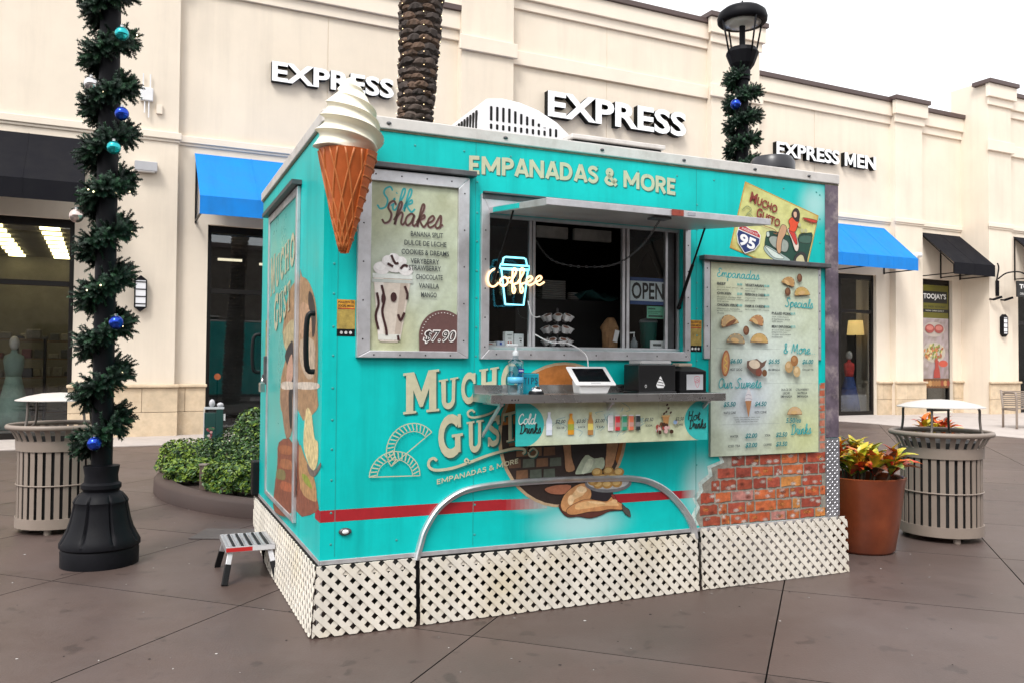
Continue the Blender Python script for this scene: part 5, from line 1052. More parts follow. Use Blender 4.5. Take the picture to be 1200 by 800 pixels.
P = Print((-.0144, 0, 0), (0, -1, 0), (0, 0, 1)); P.DZ = .0001; P.map = lambda x, y: (-x, y)
for n_, c_, pl in LEFT:
    q = split(pl, DW0 + .052, DW1 - .052)
    if len(q) > 2: P.blob(q, tuple(v * .8 for v in c_), None, .005, 3)
P.map = None
for ch, x0, x1, y0, y1 in (('M', 1.80, 1.58, 1.83, 2.10), ('U', 1.55, 1.38, 1.87, 2.08), ('C', 1.35, 1.19, 1.90, 2.10), ('H', 1.16, .98, 1.93, 2.12), ('O', .95, .78, 1.95, 2.14), ('G', 1.58, 1.40, 1.58, 1.82), ('U', 1.37, 1.22, 1.62, 1.82), ('S', 1.19, 1.06, 1.65, 1.84), ('T', 1.03, .90, 1.68, 1.86)):
    P.slab(ch, [(-x0, y1), (-x1, y1 + .02), (-x0, y0), (-x1, y0 + .02)], (.45, .44, .3))
P.build('door_artwork', door, PRINT_W)
q = MB(); q.box(-.0025, -.0006, 1.93, 2.10, 1.35, 1.68); st_ = q.build('sticker', blackp, T); P = Print((-.0028, 2.10, 1.35), (0, -1, 0), (0, 0, 1)); P.rect(0, .07, .17, .33, (.36, .26, .06)); P.rect(0, .25, .17, .33, (.55, .26, .02)); P.text('FOLLOW US', .01, .28, .16, .31, (.05, .02, .01), .03); P.build('sticker_print', st_, PRINT_W)
m = MB(); m.box(-.05, .03, Wt + .001, Wt + .12, .36, .62); m.build('junction_box', blackp, T, bevel=.01)
# ---- lattice skirt: crossing slats, two layers ------------------------------------------------
lat = mat('cream_lattice', (.66, .615, .54), .55, var=.10, scale=4, bump=.05, dirt=(.50, .40, .20), dscale=1.6, damt=.45, streak=.15)
def lattice(conv, fr, wd=.0278):
    q = MB(); xs = [p[0] for p in conv]; zt = max(p[1] for p in conv)
    q.prism([(min(xs) + .12, zt - .055), (max(xs) - .06, zt - .055), (max(xs) - .06, zt - .035), (min(xs) + .12, zt - .035)], lambda x, y, d: fr(x, y, .006 + d), .006)
    pn = q.build('lattice_panel', lat, T); pch = .0752; hw = wd * math.sqrt(2) / 2
    x0, x1 = min(xs), max(xs); z0, z1 = min(p[1] for p in conv), zt
    for sg in (1, -1):
        lo = (x0 + sg * z0 if sg > 0 else x0 - z1); hi = (x1 + z1 if sg > 0 else x1 - z0)
        org = x0 + .02 + sg * (z1 - .010)
        k0 = math.floor((lo - org) / pch); k1 = math.ceil((hi - org) / pch)
        for k in range(k0, k1 + 1):
            c = org + k * pch                      # strip: |x + sg z - c| < hw
            st = [(c - hw - sg * (z0 - 1), z0 - 1), (c + hw - sg * (z0 - 1), z0 - 1), (c + hw - sg * (z1 + 1), z1 + 1), (c - hw - sg * (z1 + 1), z1 + 1)]
            pl = clip_poly(st, conv)
            if len(pl) < 3: continue
            ar = abs(sum(pl[i - 1][0] * pl[i][1] - pl[i][0] * pl[i - 1][1] for i in range(len(pl)))) / 2
            if ar < 2e-4: continue
            s_ = MB(); d0 = -.006 if sg > 0 else 0.
            s_.prism(pl, lambda x, y, d: fr(x, y, d0 + d), .0058); s_.build('slat', lat, pn)
    return pn
fy = lambda flare: (lambda x, z, d: (x, -.020 + d - flare * max(0, .36 - z), z))
lattice([(-.042, .006), (.498, .004), (.498, .352), (-.018, .352)], fy(.07)); lattice([(.523, .005), (2.300, .004), (2.300, .346), (.523, .346)], fy(.06)); lattice([(2.328, .005), (3.52, .004), (3.52, .372), (2.328, .372)], fy(.05))
lattice([(-2.46, .345), (-2.36, .16), (-2.05, .06), (-1.4, .006), (.040, .006), (.014, .352), (-1.2, .352)], lambda x, z, d: (-.022 + d * .6 - .08 * max(0, .36 - z), -x, z), .0235)
m = MB(); m.box(-.012, .012, -.012, .012, .03, .34); m.build('corner_bracket', alu, T)
for u in (.51, 2.314): q = MB(); q.bar((u, -.002, .03), (u, -.002, .345), .02, .01); q.build('lattice_post', blackp, T)
# ---- roof air conditioner --------------------------------------------------------------------
m = MB(); prof = [(1.14, 2.658), (1.14, 2.95), (1.15, 3.06), (1.19, 3.10), (1.30, 3.115), (1.42, 3.105), (1.56, 3.07), (1.70, 3.005), (1.82, 2.91), (1.90, 2.80), (1.94, 2.70), (1.95, 2.658)]
m.prism(prof, lambda x, y, d: (x, .72 + d, y), .72); ac = m.build('air_conditioner', mat('white_abs', (.72, .72, .74), .4, var=.05), T, bevel=.02, seg=3)
for k in range(12):
    x = 1.205 + k * .043; top = 3.05 - max(0, (k - 3)) * .012 - max(0, k - 7) * .012
    q = MB(); q.box(x, x + .018, .714, .722, 2.955, top); q.build('louvre', blackp, ac, bevel=.004, seg=1); q = MB(); q.box(x, x + .018, .714, .722, 2.90, 2.935); q.build('louvre', blackp, ac, bevel=.004, seg=1)
for k in range(11):
    y = .78 + k * .055; q = MB(); q.box(1.134, 1.142, y, y + .022, 2.80, 3.03); q.build('louvre', blackp, ac)
m = MB(); m.box(1.66, 2.33, .42, .9, 2.656, 2.815); m.box(1.64, 2.35, .40, .92, 2.8155, 2.845, 1); m.build('roof_vent', [blackp, alu_w], T, bevel=.006)
m = MB(); m.lathe([(.11, 0), (.13, .04), (.15, .045), (.15, .10), (.13, .135), (.05, .15), (0, .15)], 24, (3.08, .2, 2.655)); m.build('vent_dome', mat('dome_black', (.02, .02, .025), .35), T, smooth=True, sharp=35)
# ================================================================== THINGS ON AND IN THE TRAILER
def on_trailer(name, label, cat, u, y, z, rz=0., group=None): return thing(name, label, cat, tw(u, y, z), TA + rz, group)
CT = 1.2165
# big soft-serve cone on the corner -------------------------------------------------
t = on_trailer('ice_cream_cone_display', 'giant soft serve ice cream cone figure mounted on the trailer corner', 'cone', .062, -.18, 1.915)
t.rotation_euler = (R(0), R(1.6), TA)
waffle = mat('waffle_cone', (.42, .088, .014), .45, var=.22, scale=9, bump=.06); waffle_r = mat('waffle_ridge', (.47, .14, .035), .45, var=.15, scale=9)
ch, cr = .50, .142
rad = lambda z: .016 + (cr - .016) * (z / ch) ** .92
m = MB(); m.lathe([(rad(ch * k / 14), ch * k / 14) for k in range(15)], 36); cone_b = m.build('waffle_cone', waffle, t, smooth=True, sharp=60)
for sg in (1, -1):
    for k in range(11):
        pts = []; a0 = 2 * math.pi * k / 11
        for i in range(15):
            z = ch * (.02 + .97 * i / 14); a = a0 + sg * 1.5 * math.log((z + .05) / .05) / math.log(11) * 1.25; pts.append((rad(z) * math.cos(a) * 1.0, rad(z) * math.sin(a) * 1.0, z))
        q = MB(); q.tube(pts, .0058, 5); q.build('waffle_ridge', waffle_r, cone_b, smooth=True)
m = MB()          # overlapping seam of the rolled waffle
sa0, sa1 = R(-62), R(-28)
for k in range(13):
    z = ch * k / 12
    for a in (sa0, (sa0 + sa1) / 2, sa1): r_ = rad(z) + .010; m.v.append((r_ * math.cos(a), r_ * math.sin(a), z))
    m.v.append(((rad(z) - .002) * math.cos(sa0 - .02), (rad(z) - .002) * math.sin(sa0 - .02), z))
for k in range(12):
    b0, b1 = k * 4, k * 4 + 4
    for i, j in ((3, 0), (0, 1), (1, 2)): m.f.append((b0 + i, b0 + j, b1 + j, b1 + i)); m.m.append(0)
m.build('waffle_seam', waffle, cone_b, smooth=True, sharp=50)
for k in range(9):
    z = ch * (.14 + k * .1); q = MB(); q.tube([((rad(z - .012 * i / 4) + .011) * math.cos(a), (rad(z) + .011) * math.sin(a), z + .006 - .010 * i / 4) for i, a in enumerate([sa0 + (sa1 + .5 - sa0) * i / 4 for i in range(5)])], .005, 5); q.build('waffle_ridge', waffle_r, cone_b)
cream = mat('soft_serve', (.84, .79, .64), .45, var=.05, scale=6); H = .385; NZ, NA = 96, 110; m = MB()
env = [(0, .135), (.02, .168), (.07, .182), (.13, .180), (.19, .162), (.24, .138), (.285, .105), (.305, .078), (.33, .070), (.355, .055), (.375, .03), (.385, .004)]
def envr(z):
    for (a, ra), (b, rb_) in zip(env, env[1:]):
        if a <= z <= b: return ra + (rb_ - ra) * (z - a) / (b - a)
    return .004
for i in range(NZ + 1):
    z = H * i / NZ
    for j in range(NA):
        a = 2 * math.pi * j / NA
        ph = z * 2 * math.pi / .074 + a * 3.0 + .8 * math.sin(a * 1.0 + z * 11); w1 = 1 - abs(math.sin(ph / 2)) ** .85
        ph2 = z * 2 * math.pi / .21 + a * 2; w2 = math.sin(ph2)
        r_ = envr(z) * (.73 + .21 * w1 + .05 * w2); dz = -.012 * w1 - .02 * math.sin(a - .6) * (1 - z / H)
        m.v.append((r_ * math.cos(a), r_ * math.sin(a), ch - .004 + max(z + dz * min(1, z / .03), 0)))
for i in range(NZ):
    for j in range(NA): m.f.append((i * NA + j, i * NA + (j + 1) % NA, (i + 1) * NA + (j + 1) % NA, (i + 1) * NA + j)); m.m.append(0)
m.f.append(tuple(range(NA))[::-1]); m.m.append(0)
m.build('soft_serve_swirl', cream, t, smooth=True)
m = MB(); m.bar((0, .03, .42), (0, .18, .42), .05, .012); m.bar((0, .03, .2), (0, .18, .2), .04, .012); m.build('wall_bracket', alu, t)
# neon coffee sign ---------------------------------------------------------------------
t = on_trailer('neon_coffee_sign', 'glowing blue and orange neon coffee cup sign in the serving window', 'neon sign', 1.055, -.028, 1.70)
nb = glow('neon_blue', (.22, .75, .90), 1.3); no = glow('neon_orange', (1.0, .62, .32), 1.25)
clear = pane('acrylic_backing', (.70, .86, .90), .6)
m = MB(); cupo = [(-.062, -.012), (.062, -.012), (.078, .02), (.098, .2), (.085, .268), (.06, .275), (-.06, .275), (-.085, .268), (-.098, .2), (-.078, .02)]; m.prism(cupo, lambda x, y, d: (x, .004 + d, y), .004); m.build('backing', clear, t)
for pl in ([(-.056, .005), (.056, .005), (.080, .19), (.086, .20), (-.086, .20), (-.080, .19), (-.056, .005)], [(-.09, .205), (.09, .205), (.088, .225), (-.088, .225), (-.09, .205)], [(-.075, .23), (-.068, .262), (-.055, .268), (.055, .268), (.068, .262), (.075, .23)]):
    q = MB(); q.tube([(x, -.004, z) for x, z in pl], .0052, 6); q.build('cup_tube', nb, t)
K, a, b_, c, d = script_strokes('Coffee')
for k in K:
    q = MB(); q.tube(smooth_path([(-.165 + (x - a) / (b_ - a) * .345, -.012, .058 + (y - c) / (d - c) * .135 + .005 * (x - a)) for x, y in k], 6), .0058, 6); q.build('word_tube', no, t)
m = MB(); m.tube(smooth_path([(.085, .0, .03), (.10, -.01, -.04), (.13, .0, -.06), (.17, .02, -.055)], 6), .003, 6); m.build('cable', whitep, t)
# open sign --------------------------------------------------------------------------------
t = on_trailer('open_sign', 'blue bordered open sign hanging inside the right window pane', 'sign', 1.985, .056, 1.742)
m = MB(); m.box(-.125, .125, -.003, .003, 0, .165); m.build('board', mat('open_blue', (.02, .07, .24), .5), t)
P = Print((-.125, -.0034, 0)); P.rect(0, .022, .25, .143, (.68, .76, .79)); P.text('OPEN', .01, .032, .24, .135, (.004, .004, .005), .022); P.build('open_print', t, PRINT_B)
for x in (-.1, .1): q = MB(); q.cyl((x, 0, .165), (0, 0, .33), .0022, 5); q.build('cord', blackp, t)
t = on_trailer('permit_card', 'mint green permit card on the right window pane under the open sign', 'card', 2.05, .066, 1.66)
m = MB(); m.box(-.062, .062, -.001, .001, 0, .075); m.build('card', whitep, t); P = Print((-.062, -.0014, 0)); P.rect(0, 0, .124, .075, (.16, .52, .34)); P.rect(.01, .008, .114, .02, (.03, .08, .06)); P.rect(.008, .055, .06, .063, (.03, .1, .07)); P.rect(.008, .04, .1, .044, (.05, .2, .13)); P.rect(.008, .03, .08, .034, (.05, .2, .13)); P.build('card_print', t, PRINT_B)
t = on_trailer('white_card', 'small white card at the bottom of the right window pane', 'card', 2.06, .064, 1.479)
m = MB(); m.box(-.05, .05, -.001, .001, 0, .045); m.build('card', whitep, t); P = Print((-.05, -.0014, 0)); P.rect(.02, .014, .08, .028, (.1, .1, .1)); P.build('card_print', t, PRINT_B)
# inside: back shelf, tub, carousel, stacks ---------------------------------------------------
m = MB(); m.box(.07, L - .07, .95, 1.5, .45, 1.46); m.build('kitchen_counter', mat('kitchen_steel', (.05, .05, .05), .5, metal=.4), T); m = MB(); m.box(.07, L - .07, .07, .36, 1.40, 1.4555); m.build('window_ledge', mat('ledge_dark', (.12, .12, .12), .4, metal=.5), T)
m = MB(); m.box(1.30, 2.10, .50, .78, 1.4605, 1.79); m.build('kitchen_machine', mat('machine_black', (.010, .010, .010), .5), T)
for a0, a1 in ((1.49, 1.72), (1.77, 2.05)): m = MB(); m.box(a0, a1, .60, .63, 2.20, 2.275); m.build('order_panel', mat('paper_panels', (.42, .41, .38), .7, var=.35, scale=9), T)
t = on_trailer('coffee_pod_carousel', 'wire carousel of white coffee pods on the window ledge', 'pod rack', 1.44, .20, 1.466)
m = MB(); m.lathe([(.085, 0), (.085, .01), (.008, .014), (.008, .24), (.0, .25)], 16); m.build('stand', darkmetal, t)
for r_ in range(3):
    m = MB(); m.tube([(.055 * math.cos(a), .055 * math.sin(a), .03 + r_ * .072) for a in [k * math.pi / 8 for k in range(16)]], .003, 5, closed=True); m.build('wire_ring', darkmetal, t)
    for k in range(8):
        a = k * math.pi / 4 + r_ * .2; pod = MB(); pod.lathe([(.016, -.018), (.021, .014), (.024, .016), (.024, .019)], 14); o = pod.build('pod', whitep, t, smooth=True, sharp=30); o.location = (.075 * math.cos(a), .075 * math.sin(a), .042 + r_ * .072); o.rotation_euler = (0, R(28), a)
        pod = MB(); pod.lathe([(.019, .0192), (.0, .0194)], 12); pod.build('pod_lid', mat('pod_lid_brown', (.22, .10, .06), .4), o)
t = on_trailer('paper_cone_bag', 'crumpled brown paper bag with napkins standing on the window ledge', 'paper bag', 1.82, .22, 1.456)
m = MB(); m.lathe([(.03, 0), (.045, .03), (.05, .12), (.055, .15), (.035, .19), (.02, .21)], 14, mod=lambda a, z: 1 + .16 * math.sin(a * 3 + z * 40) + .1 * math.sin(a * 7)); m.build('bag', mat('kraft_paper', (.30, .17, .08), .8, var=.3, scale=20), t); m = MB(); m.bar((.0, -.055, .06), (.015, -.06, .13), .03, .004, up=(0, 1, 0)); m.build('napkin', whitep, t)
t = on_trailer('lid_stack', 'stack of grey takeaway trays on the dark kitchen counter', 'tray stack', 1.58, .62, 1.7905)
for k in range(9): q = MB(); q.box(-.085, .085, -.10, .10, k * .014, k * .014 + .0115); q.build('tray', mat('tray_grey', (.30, .30, .29), .6), t, bevel=.003, seg=1)
t = on_trailer('cup_lid_stack', 'short stack of white cup lids beside the grey trays', 'lid stack', 1.76, .60, 1.7905)
for k in range(5): q = MB(); q.lathe([(.042, 0), (.042, .005), (.03, .009), (.0, .010)], 16, (0, 0, k * .012)); q.build('lid', mat('lid_white', (.5, .5, .5), .5), t)
t = on_trailer('folded_cloth', 'folded teal cleaning cloth on the kitchen counter', 'cloth', 1.90, .60, 1.7905)
m = MB()
for i in range(7):
    for j in range(5): m.v.append((-.15 + i * .05, -.1 + j * .05, .05 + .035 * math.sin(i * 1.1 + j) - .004 * (i - 3) ** 2))
for i in range(6):
    for j in range(4): k = i * 5 + j; m.f.append((k, k + 5, k + 6, k + 1)); m.m.append(0)
o = m.build('cloth', mat('teal_cloth', (.02, .10, .10), .9), t, smooth=True); sdm = o.modifiers.new('thick', 'SOLIDIFY'); sdm.thickness = .012
t = on_trailer('green_drink_tub', 'dark green lidded cup behind the right window pane', 'cup', 2.06, .16, 1.47)
m = MB(); m.lathe([(.045, 0), (.052, .12), (.055, .17)], 20); m.build('body', mat('green_cup', (.015, .10, .08), .35), t, smooth=True, sharp=40); m = MB(); m.lathe([(.058, .1702), (.058, .18), (.05, .19), (.012, .2), (.01, .225), (0, .225)], 20); m.build('lid', mat('lid_grey', (.25, .27, .28), .4), t, smooth=True, sharp=40)
t = on_trailer('soap_pump', 'small clear soap pump bottle behind the right window pane', 'pump bottle', 1.93, .12, 1.456)
m = MB(); m.lathe([(.022, 0), (.022, .06), (.01, .075), (.01, .09)], 14); m.build('bottle', mat('soap_grey', (.25, .28, .3), .2), t, smooth=True); m = MB(); m.cyl((0, 0, .09), (0, 0, .12), .004, 6); m.bar((.004, 0, .118), (-.03, 0, .115), .008); m.build('pump', whitep, t)
for i, (u, wd, h, c, lab) in enumerate(((.962, .062, .022, (.7, .68, .66), 'low white carton with a red mark inside the left window'), (1.022, .05, .026, (.55, .60, .72), 'low white carton with a blue mark inside the left window'), (1.075, .05, .082, (.72, .72, .72), 'tall white carton with red dots behind the sanitizer pump'), (1.135, .06, .07, (.75, .75, .76), 'white carton with black print beside the window mullion'))):
    t = on_trailer('white_carton', lab, 'box', u, .10, 1.478); m = MB(); m.box(-wd / 2, wd / 2, -.02, .02, 0, h); m.build('carton', mat('carton_%d' % i, c, .6), t, bevel=.002)
    P = Print((-wd / 2, -.0204, 0))
    if i == 0: P.rect(.01, .008, .04, .012, (.5, .05, .04))
    if i == 1: P.rect(.018, .006, .032, .02, (.03, .08, .4))
    if i == 2: P.oval(.018, .02, .005, .005, (.5, .08, .06)); P.oval(.034, .02, .005, .005, (.5, .08, .06)); P.rect(.01, .06, .04, .065, (.2, .2, .2)); P.rect(.014, .04, .036, .046, (.4, .4, .4))
    if i == 3: P.rect(.03, .042, .048, .046, (.05, .05, .05)); P.rect(.034, .026, .046, .034, (.02, .02, .02))
    P.build('carton_print', t, PRINT_B)
    m = MB(); m.box(-wd / 2, wd / 2, -.03, .03, -.022, -.0005); m.build('ledge_rest', blackp, t)
# on the counter ----------------------------------------------------------------------------------
t = on_trailer('sanitizer_bottle', 'clear pump bottle of blue hand sanitizer on the steel counter', 'bottle', 1.005, -.165, CT)
m = MB(); m.lathe([(.040, 0), (.043, .01), (.043, .165), (.040, .175), (.016, .19), (.015, .205)], 24); m.build('bottle', pane('clear_bottle', (.86, .94, .96), 2.2), t, smooth=True, sharp=40)
m = MB(); m.lathe([(.036, .055), (.036, .15)], 20); m.build('gel', pane('blue_gel', (.38, .74, .92), .6), t, smooth=True, sharp=40)
m = MB(); m.lathe([(.017, .206), (.017, .228), (.008, .23), (.006, .255), (.0, .256)], 14); m.box(-.05, .01, -.008, .008, .2565, .268); m.build('pump', mat('pump_clear', (.62, .66, .68), .3), t, bevel=.002)
m = MB(); m.lathe([(.0438, .062), (.0438, .092)], 24); m.build('label_band', mat('label_blue', (.10, .45, .70), .4), t, smooth=True)
P = Print((.0, -.0448, .115)); P.rect(-.003, 0, .03, .022, (.02, .03, .22)); P.text('PURELL', .0, .007, .027, .015, (.8, .8, .8), .02); P.build('bottle_label', t, PRINT_B)
t = on_trailer('tip_box', 'translucent teal tip box with handwritten letters on the counter', 'tip box', 1.11, -.10, CT)
m = MB(); m.box(-.048, .048, -.04, .04, 0, .11); m.build('box', mat('teal_acrylic', (.012, .26, .34), .15, var=.05), t, bevel=.003); m = MB(); m.box(-.04, .04, -.03, .03, .1101, .112); m.build('slot_plate', blackp, t)
P = Print((-.048, -.0404, 0)); 
for st, x in (('T', .006), ('I', .030), ('P', .048), ('S', .070)): P.text(st, x, .052, x + (.017 if st != 'I' else .004), .088, (.008, .02, .05), .0)
P.build('tip_lettering', t, PRINT_B)
t = on_trailer('service_bell', 'chrome service bell on a black base before the tip box', 'bell', 1.10, -.225, CT)
m = MB(); m.lathe([(.042, 0), (.042, .008), (.036, .018), (0, .018)], 24); m.build('base', blackp, t, smooth=True, sharp=30); m = MB(); m.lathe([(.034, .0185), (.033, .024), (.024, .036), (.01, .042), (.005, .043), (.005, .049), (0, .049)], 24); m.build('dome', mat('chrome', (.8, .8, .8), .08, metal=1., var=.02), t, smooth=True, sharp=50)
t = on_trailer('payment_terminal', 'white tilted payment tablet on its stand on the counter', 'tablet', 1.455, -.17, CT, R(-2))
m = MB(); m.hexa([(-.085, -.06, 0), (.085, -.06, 0), (.075, .05, 0), (-.075, .05, 0)], [(-.10, -.075, .045), (.10, -.075, .045), (.085, .05, .075), (-.085, .05, .075)]); m.build('stand', whitep, t, bevel=.008)
def tp(x, y, z): return (x, -.085 + y * .80, .042 + y * .60 + z)
m = MB(); m.hexa([tp(-.125, 0, 0), tp(.125, 0, 0), tp(.125, .165, 0), tp(-.125, .165, 0)], [tp(-.125, -.006, .014), tp(.125, -.006, .014), tp(.125, .159, .014), tp(-.125, .159, .014)]); m.build('tablet', whitep, t, bevel=.006)
m = MB(); m.hexa([tp(-.098, .018, .0142), tp(.098, .018, .0142), tp(.098, .138, .0142), tp(-.098, .138, .0142)], [tp(-.098, .0178, .0148), tp(.098, .0178, .0148), tp(.098, .1378, .0148), tp(-.098, .1378, .0148)]); m.build('screen', mat('screen_black', (.006, .006, .008), .08), t)
m = MB(); m.hexa([tp(-.03, .003, .0142), tp(.03, .003, .0142), tp(.03, .009, .0142), tp(-.03, .009, .0142)], [tp(-.03, .0028, .0148), tp(.03, .0028, .0148), tp(.03, .0088, .0148), tp(-.03, .0088, .0148)]); m.build('card_slot', greymet, t)
m = MB(); m.tube(smooth_path([(.02, .055, .09), (.03, .07, .14), (.03, .11, .22), (-.06, .15, .28), (-.16, .17, .285), (-.25, .2, .33)], 8), .004, 6); m.build('cable', whitep, t, smooth=True)
t = on_trailer('napkin_dispenser', 'wide black napkin dispenser with a white soft serve emblem', 'dispenser', 1.875, -.14, CT)
m = MB(); m.box(-.125, .125, -.08, .085, .012, .165); m.box(-.13, .13, -.085, .09, 0, .0115); m.build('case', mat('dispenser_black', (.010, .010, .011), .35), t, bevel=.008); m = MB(); m.box(-.10, .11, -.06, .07, .1655, .185); m.build('napkins', mat('napkin_white', (.55, .55, .55), .8), t, bevel=.005)
P = Print((-.125, -.0812, 0)); P.poly([(.125, .03), (.165, .03), (.175, .045), (.168, .06), (.158, .075), (.152, .09), (.145, .098), (.138, .09), (.132, .075), (.122, .06), (.115, .045)], (.8, .8, .8)); 
for y, x0, x1 in ((.046, .12, .17), (.062, .126, .165), (.078, .134, .157)): P.ribbon([(x0, y + .003), ((x0 + x1) / 2, y), (x1, y - .004)], .004, (.02, .02, .02))
P.oval(.045, .04, .007, .009, (.5, .5, .5)); P.oval(.045, .04, .004, .006, (.01, .01, .01)); P.build('emblem', t, PRINT_B)
t = on_trailer('card_dispenser', 'smaller black napkin dispenser with a pink doodle card in front', 'dispenser', 2.125, -.125, CT, R(8))
m = MB(); m.box(-.105, .105, -.08, .08, .008, .128); m.box(-.108, .108, -.084, .084, 0, .0078); m.hexa([(-.105, -.08, .1282), (.105, -.08, .1282), (.105, .08, .1282), (-.105, .08, .1282)], [(-.05, -.04, .152), (.05, -.04, .152), (.05, .04, .152), (-.05, .04, .152)]); m.build('case', blackp, t, bevel=.006)
m = MB(); m.box(-.055, .075, -.0835, -.0805, .018, .108); m.build('card', mat('card_grey', (.45, .46, .48), .5), t); P = Print((-.055, -.0839, .018)); PK = (.55, .10, .14)
P.ribbon([(.062, .05), (.06, .07), (.08, .08), (.1, .072), (.098, .052), (.08, .04), (.062, .05), (.085, .012), (.105, .055)], .003, PK, k=4); P.ribbon([(.068, .06), (.085, .066), (.094, .058)], .003, PK, k=4); P.ribbon([(.07, .05), (.085, .055), (.095, .048)], .003, PK, k=4); P.build('card_print', t, PRINT_B)
m = MB(); m.box(-.06, .05, -.02, .04, .1525, .172); m.build('napkins', mat('napkin_tan', (.45, .36, .28), .8), t, bevel=.006)

# ================================================================== STREET THINGS
# litter bins ------------------------------------------------------------------
def litter_bin(loc, label, rz):
    t = thing('litter_bin', label, 'litter bin', loc, rz); t.scale = (.92, .92, 1)
    m = MB(); m.lathe([(.338, .045), (.338, .125), (.328, .125), (.328, .045)], 48); m.build('base_band', taupe, t, smooth=True, sharp=40)
    m = MB(); m.lathe([(.30, .05), (.30, .78)], 32); m.lathe([(.0, .1), (.30, .101)], 32); m.build('liner', mat('bin_liner', (.008, .008, .008), .6), t, smooth=True, sharp=40)
    m = MB(); m.lathe([(.332, .655), (.340, .655), (.345, .735), (.337, .735)], 48); m.build('neck_band', taupe, t, smooth=True, sharp=40)
    m = MB(); m.tube([(.334 * math.cos(a), .334 * math.sin(a), .385) for a in [k * math.pi / 24 for k in range(48)]], .006, 6, closed=True); m.build('hoop', taupe, t, smooth=True)
    m = MB(); m.tube([(.405 * math.cos(a), .405 * math.sin(a), .845) for a in [k * math.pi / 28 for k in range(56)]], .021, 10, closed=True); m.build('rim', taupe, t, smooth=True)
    pr = [(.326, .10), (.326, .60), (.330, .70), (.345, .75), (.372, .80), (.402, .838)]
    m = MB(); h = .021
    for r_, z in pr:
        for dr, dw in ((0, -h), (0, h), (-.007, h), (-.007, -h)): m.v.append((r_ + dr, dw, z))
    for i in range(len(pr) - 1):
        for a, b_ in ((0, 1), (1, 2), (2, 3), (3, 0)): m.f.append((i * 4 + a, i * 4 + b_, i * 4 + 4 + b_, i * 4 + 4 + a)); m.m.append(0)
    sm_ = m.mesh('slat', taupe)
    for k in range(30): inst('slat', sm_, t, (0, 0, 0), (0, 0, 2 * math.pi * k / 30))
    for k in range(4):
        a = math.pi / 4 + k * math.pi / 2; c, s = math.cos(a), math.sin(a)
        q = MB(); q.tube(smooth_path([(.375 * c, .375 * s, .82), (.325 * c, .325 * s, .86), (.31 * c, .31 * s, .95), (.305 * c, .305 * s, 1.045), (.25 * c, .25 * s, 1.066)], 4), .011, 7); q.build('bonnet_post', mat('dark_taupe', (.14, .115, .10), .5), t, smooth=True)
    m = MB(); m.lathe([(.355, 1.052), (.355, 1.058), (.27, 1.085), (.15, 1.108), (0, 1.116)], 40); m.lathe([(.35, 1.0515), (.0, 1.06)], 40); m.build('rain_bonnet', mat('pale_bonnet', (.52, .48, .45), .45), t, smooth=True, sharp=50)
    for k in range(3):
        a = k * 2.09 + .4; q = MB(); q.cyl((.28 * math.cos(a), .28 * math.sin(a), 0), (.28 * math.cos(a), .28 * math.sin(a), .05), .03, 10); q.build('foot', taupe, t)
litter_bin((3.50, 6.86, 0), 'taupe slatted litter bin with rain bonnet beside the terracotta planter', .1)
litter_bin((-3.72, 6.93, 0), 'taupe slatted litter bin with rain bonnet behind the lamp post base', .35)
# planters with crotons -----------------------------------------------------------
terra = mat('terracotta_glaze', (.17, .035, .011), .34, var=.32, scale=3.5, coat=.3, dirt=(.25, .07, .022), dscale=3, damt=.5)
soil = mat('bark_soil', (.035, .02, .014), .95, var=.5, scale=25, bump=.6, bscale=40)
def croton_mat(name, a, b_, sc):
    m_ = bpy.data.materials.new(name); m_.use_nodes = True; nt_ = m_.node_tree; bs = nt_.nodes['Principled BSDF']; bs.inputs['Roughness'].default_value = .35
    tc = nt_.nodes.new('ShaderNodeTexCoord'); n = nt_.nodes.new('ShaderNodeTexNoise'); n.inputs['Scale'].default_value = sc; n.inputs['Detail'].default_value = 4
    oi = nt_.nodes.new('ShaderNodeObjectInfo'); ad = nt_.nodes.new('ShaderNodeVectorMath'); nt_.links.new(tc.outputs['Object'], ad.inputs[0]); nt_.links.new(oi.outputs['Random'], ad.inputs[1]); nt_.links.new(ad.outputs[0], n.inputs['Vector'])
    mr = nt_.nodes.new('ShaderNodeMapRange'); mr.inputs[1].default_value = .42; mr.inputs[2].default_value = .58; nt_.links.new(n.outputs[0], mr.inputs[0])
    mx = nt_.nodes.new('ShaderNodeMix'); mx.data_type = 'RGBA'; mx.inputs[6].default_value = (*a, 1); mx.inputs[7].default_value = (*b_, 1); nt_.links.new(mr.outputs[0], mx.inputs[0]); nt_.links.new(mx.outputs[2], bs.inputs['Base Color'])
    return m_
CM = [croton_mat('croton_yellow', (.70, .46, .03), (.30, .34, .02), 26), croton_mat('croton_red', (.46, .035, .02), (.62, .16, .02), 22), croton_mat('croton_orange', (.68, .20, .015), (.70, .42, .03), 24), croton_mat('croton_green', (.05, .10, .015), (.30, .30, .03), 24), croton_mat('croton_dark', (.05, .03, .02), (.16, .04, .02), 20)]
def leaf_mesh(mt):
    m = MB(); st = [(0, .006), (.04, .022), (.08, .032), (.12, .028), (.16, .014), (.18, .002)]
    for x, wd in st:
        z = .05 * math.sin(x / .18 * 2.0) - .35 * x * x / .18; m.v += [(x, -wd, z + wd * .45), (x, 0, z), (x, wd, z + wd * .45)]
    for i in range(5): k = i * 3; m.f += [(k, k + 3, k + 4, k + 1), (k + 1, k + 4, k + 5, k + 2)]; m.m += [0, 0]
    return m.mesh('leaf', mt, True)
LM = [leaf_mesh(q) for q in CM]
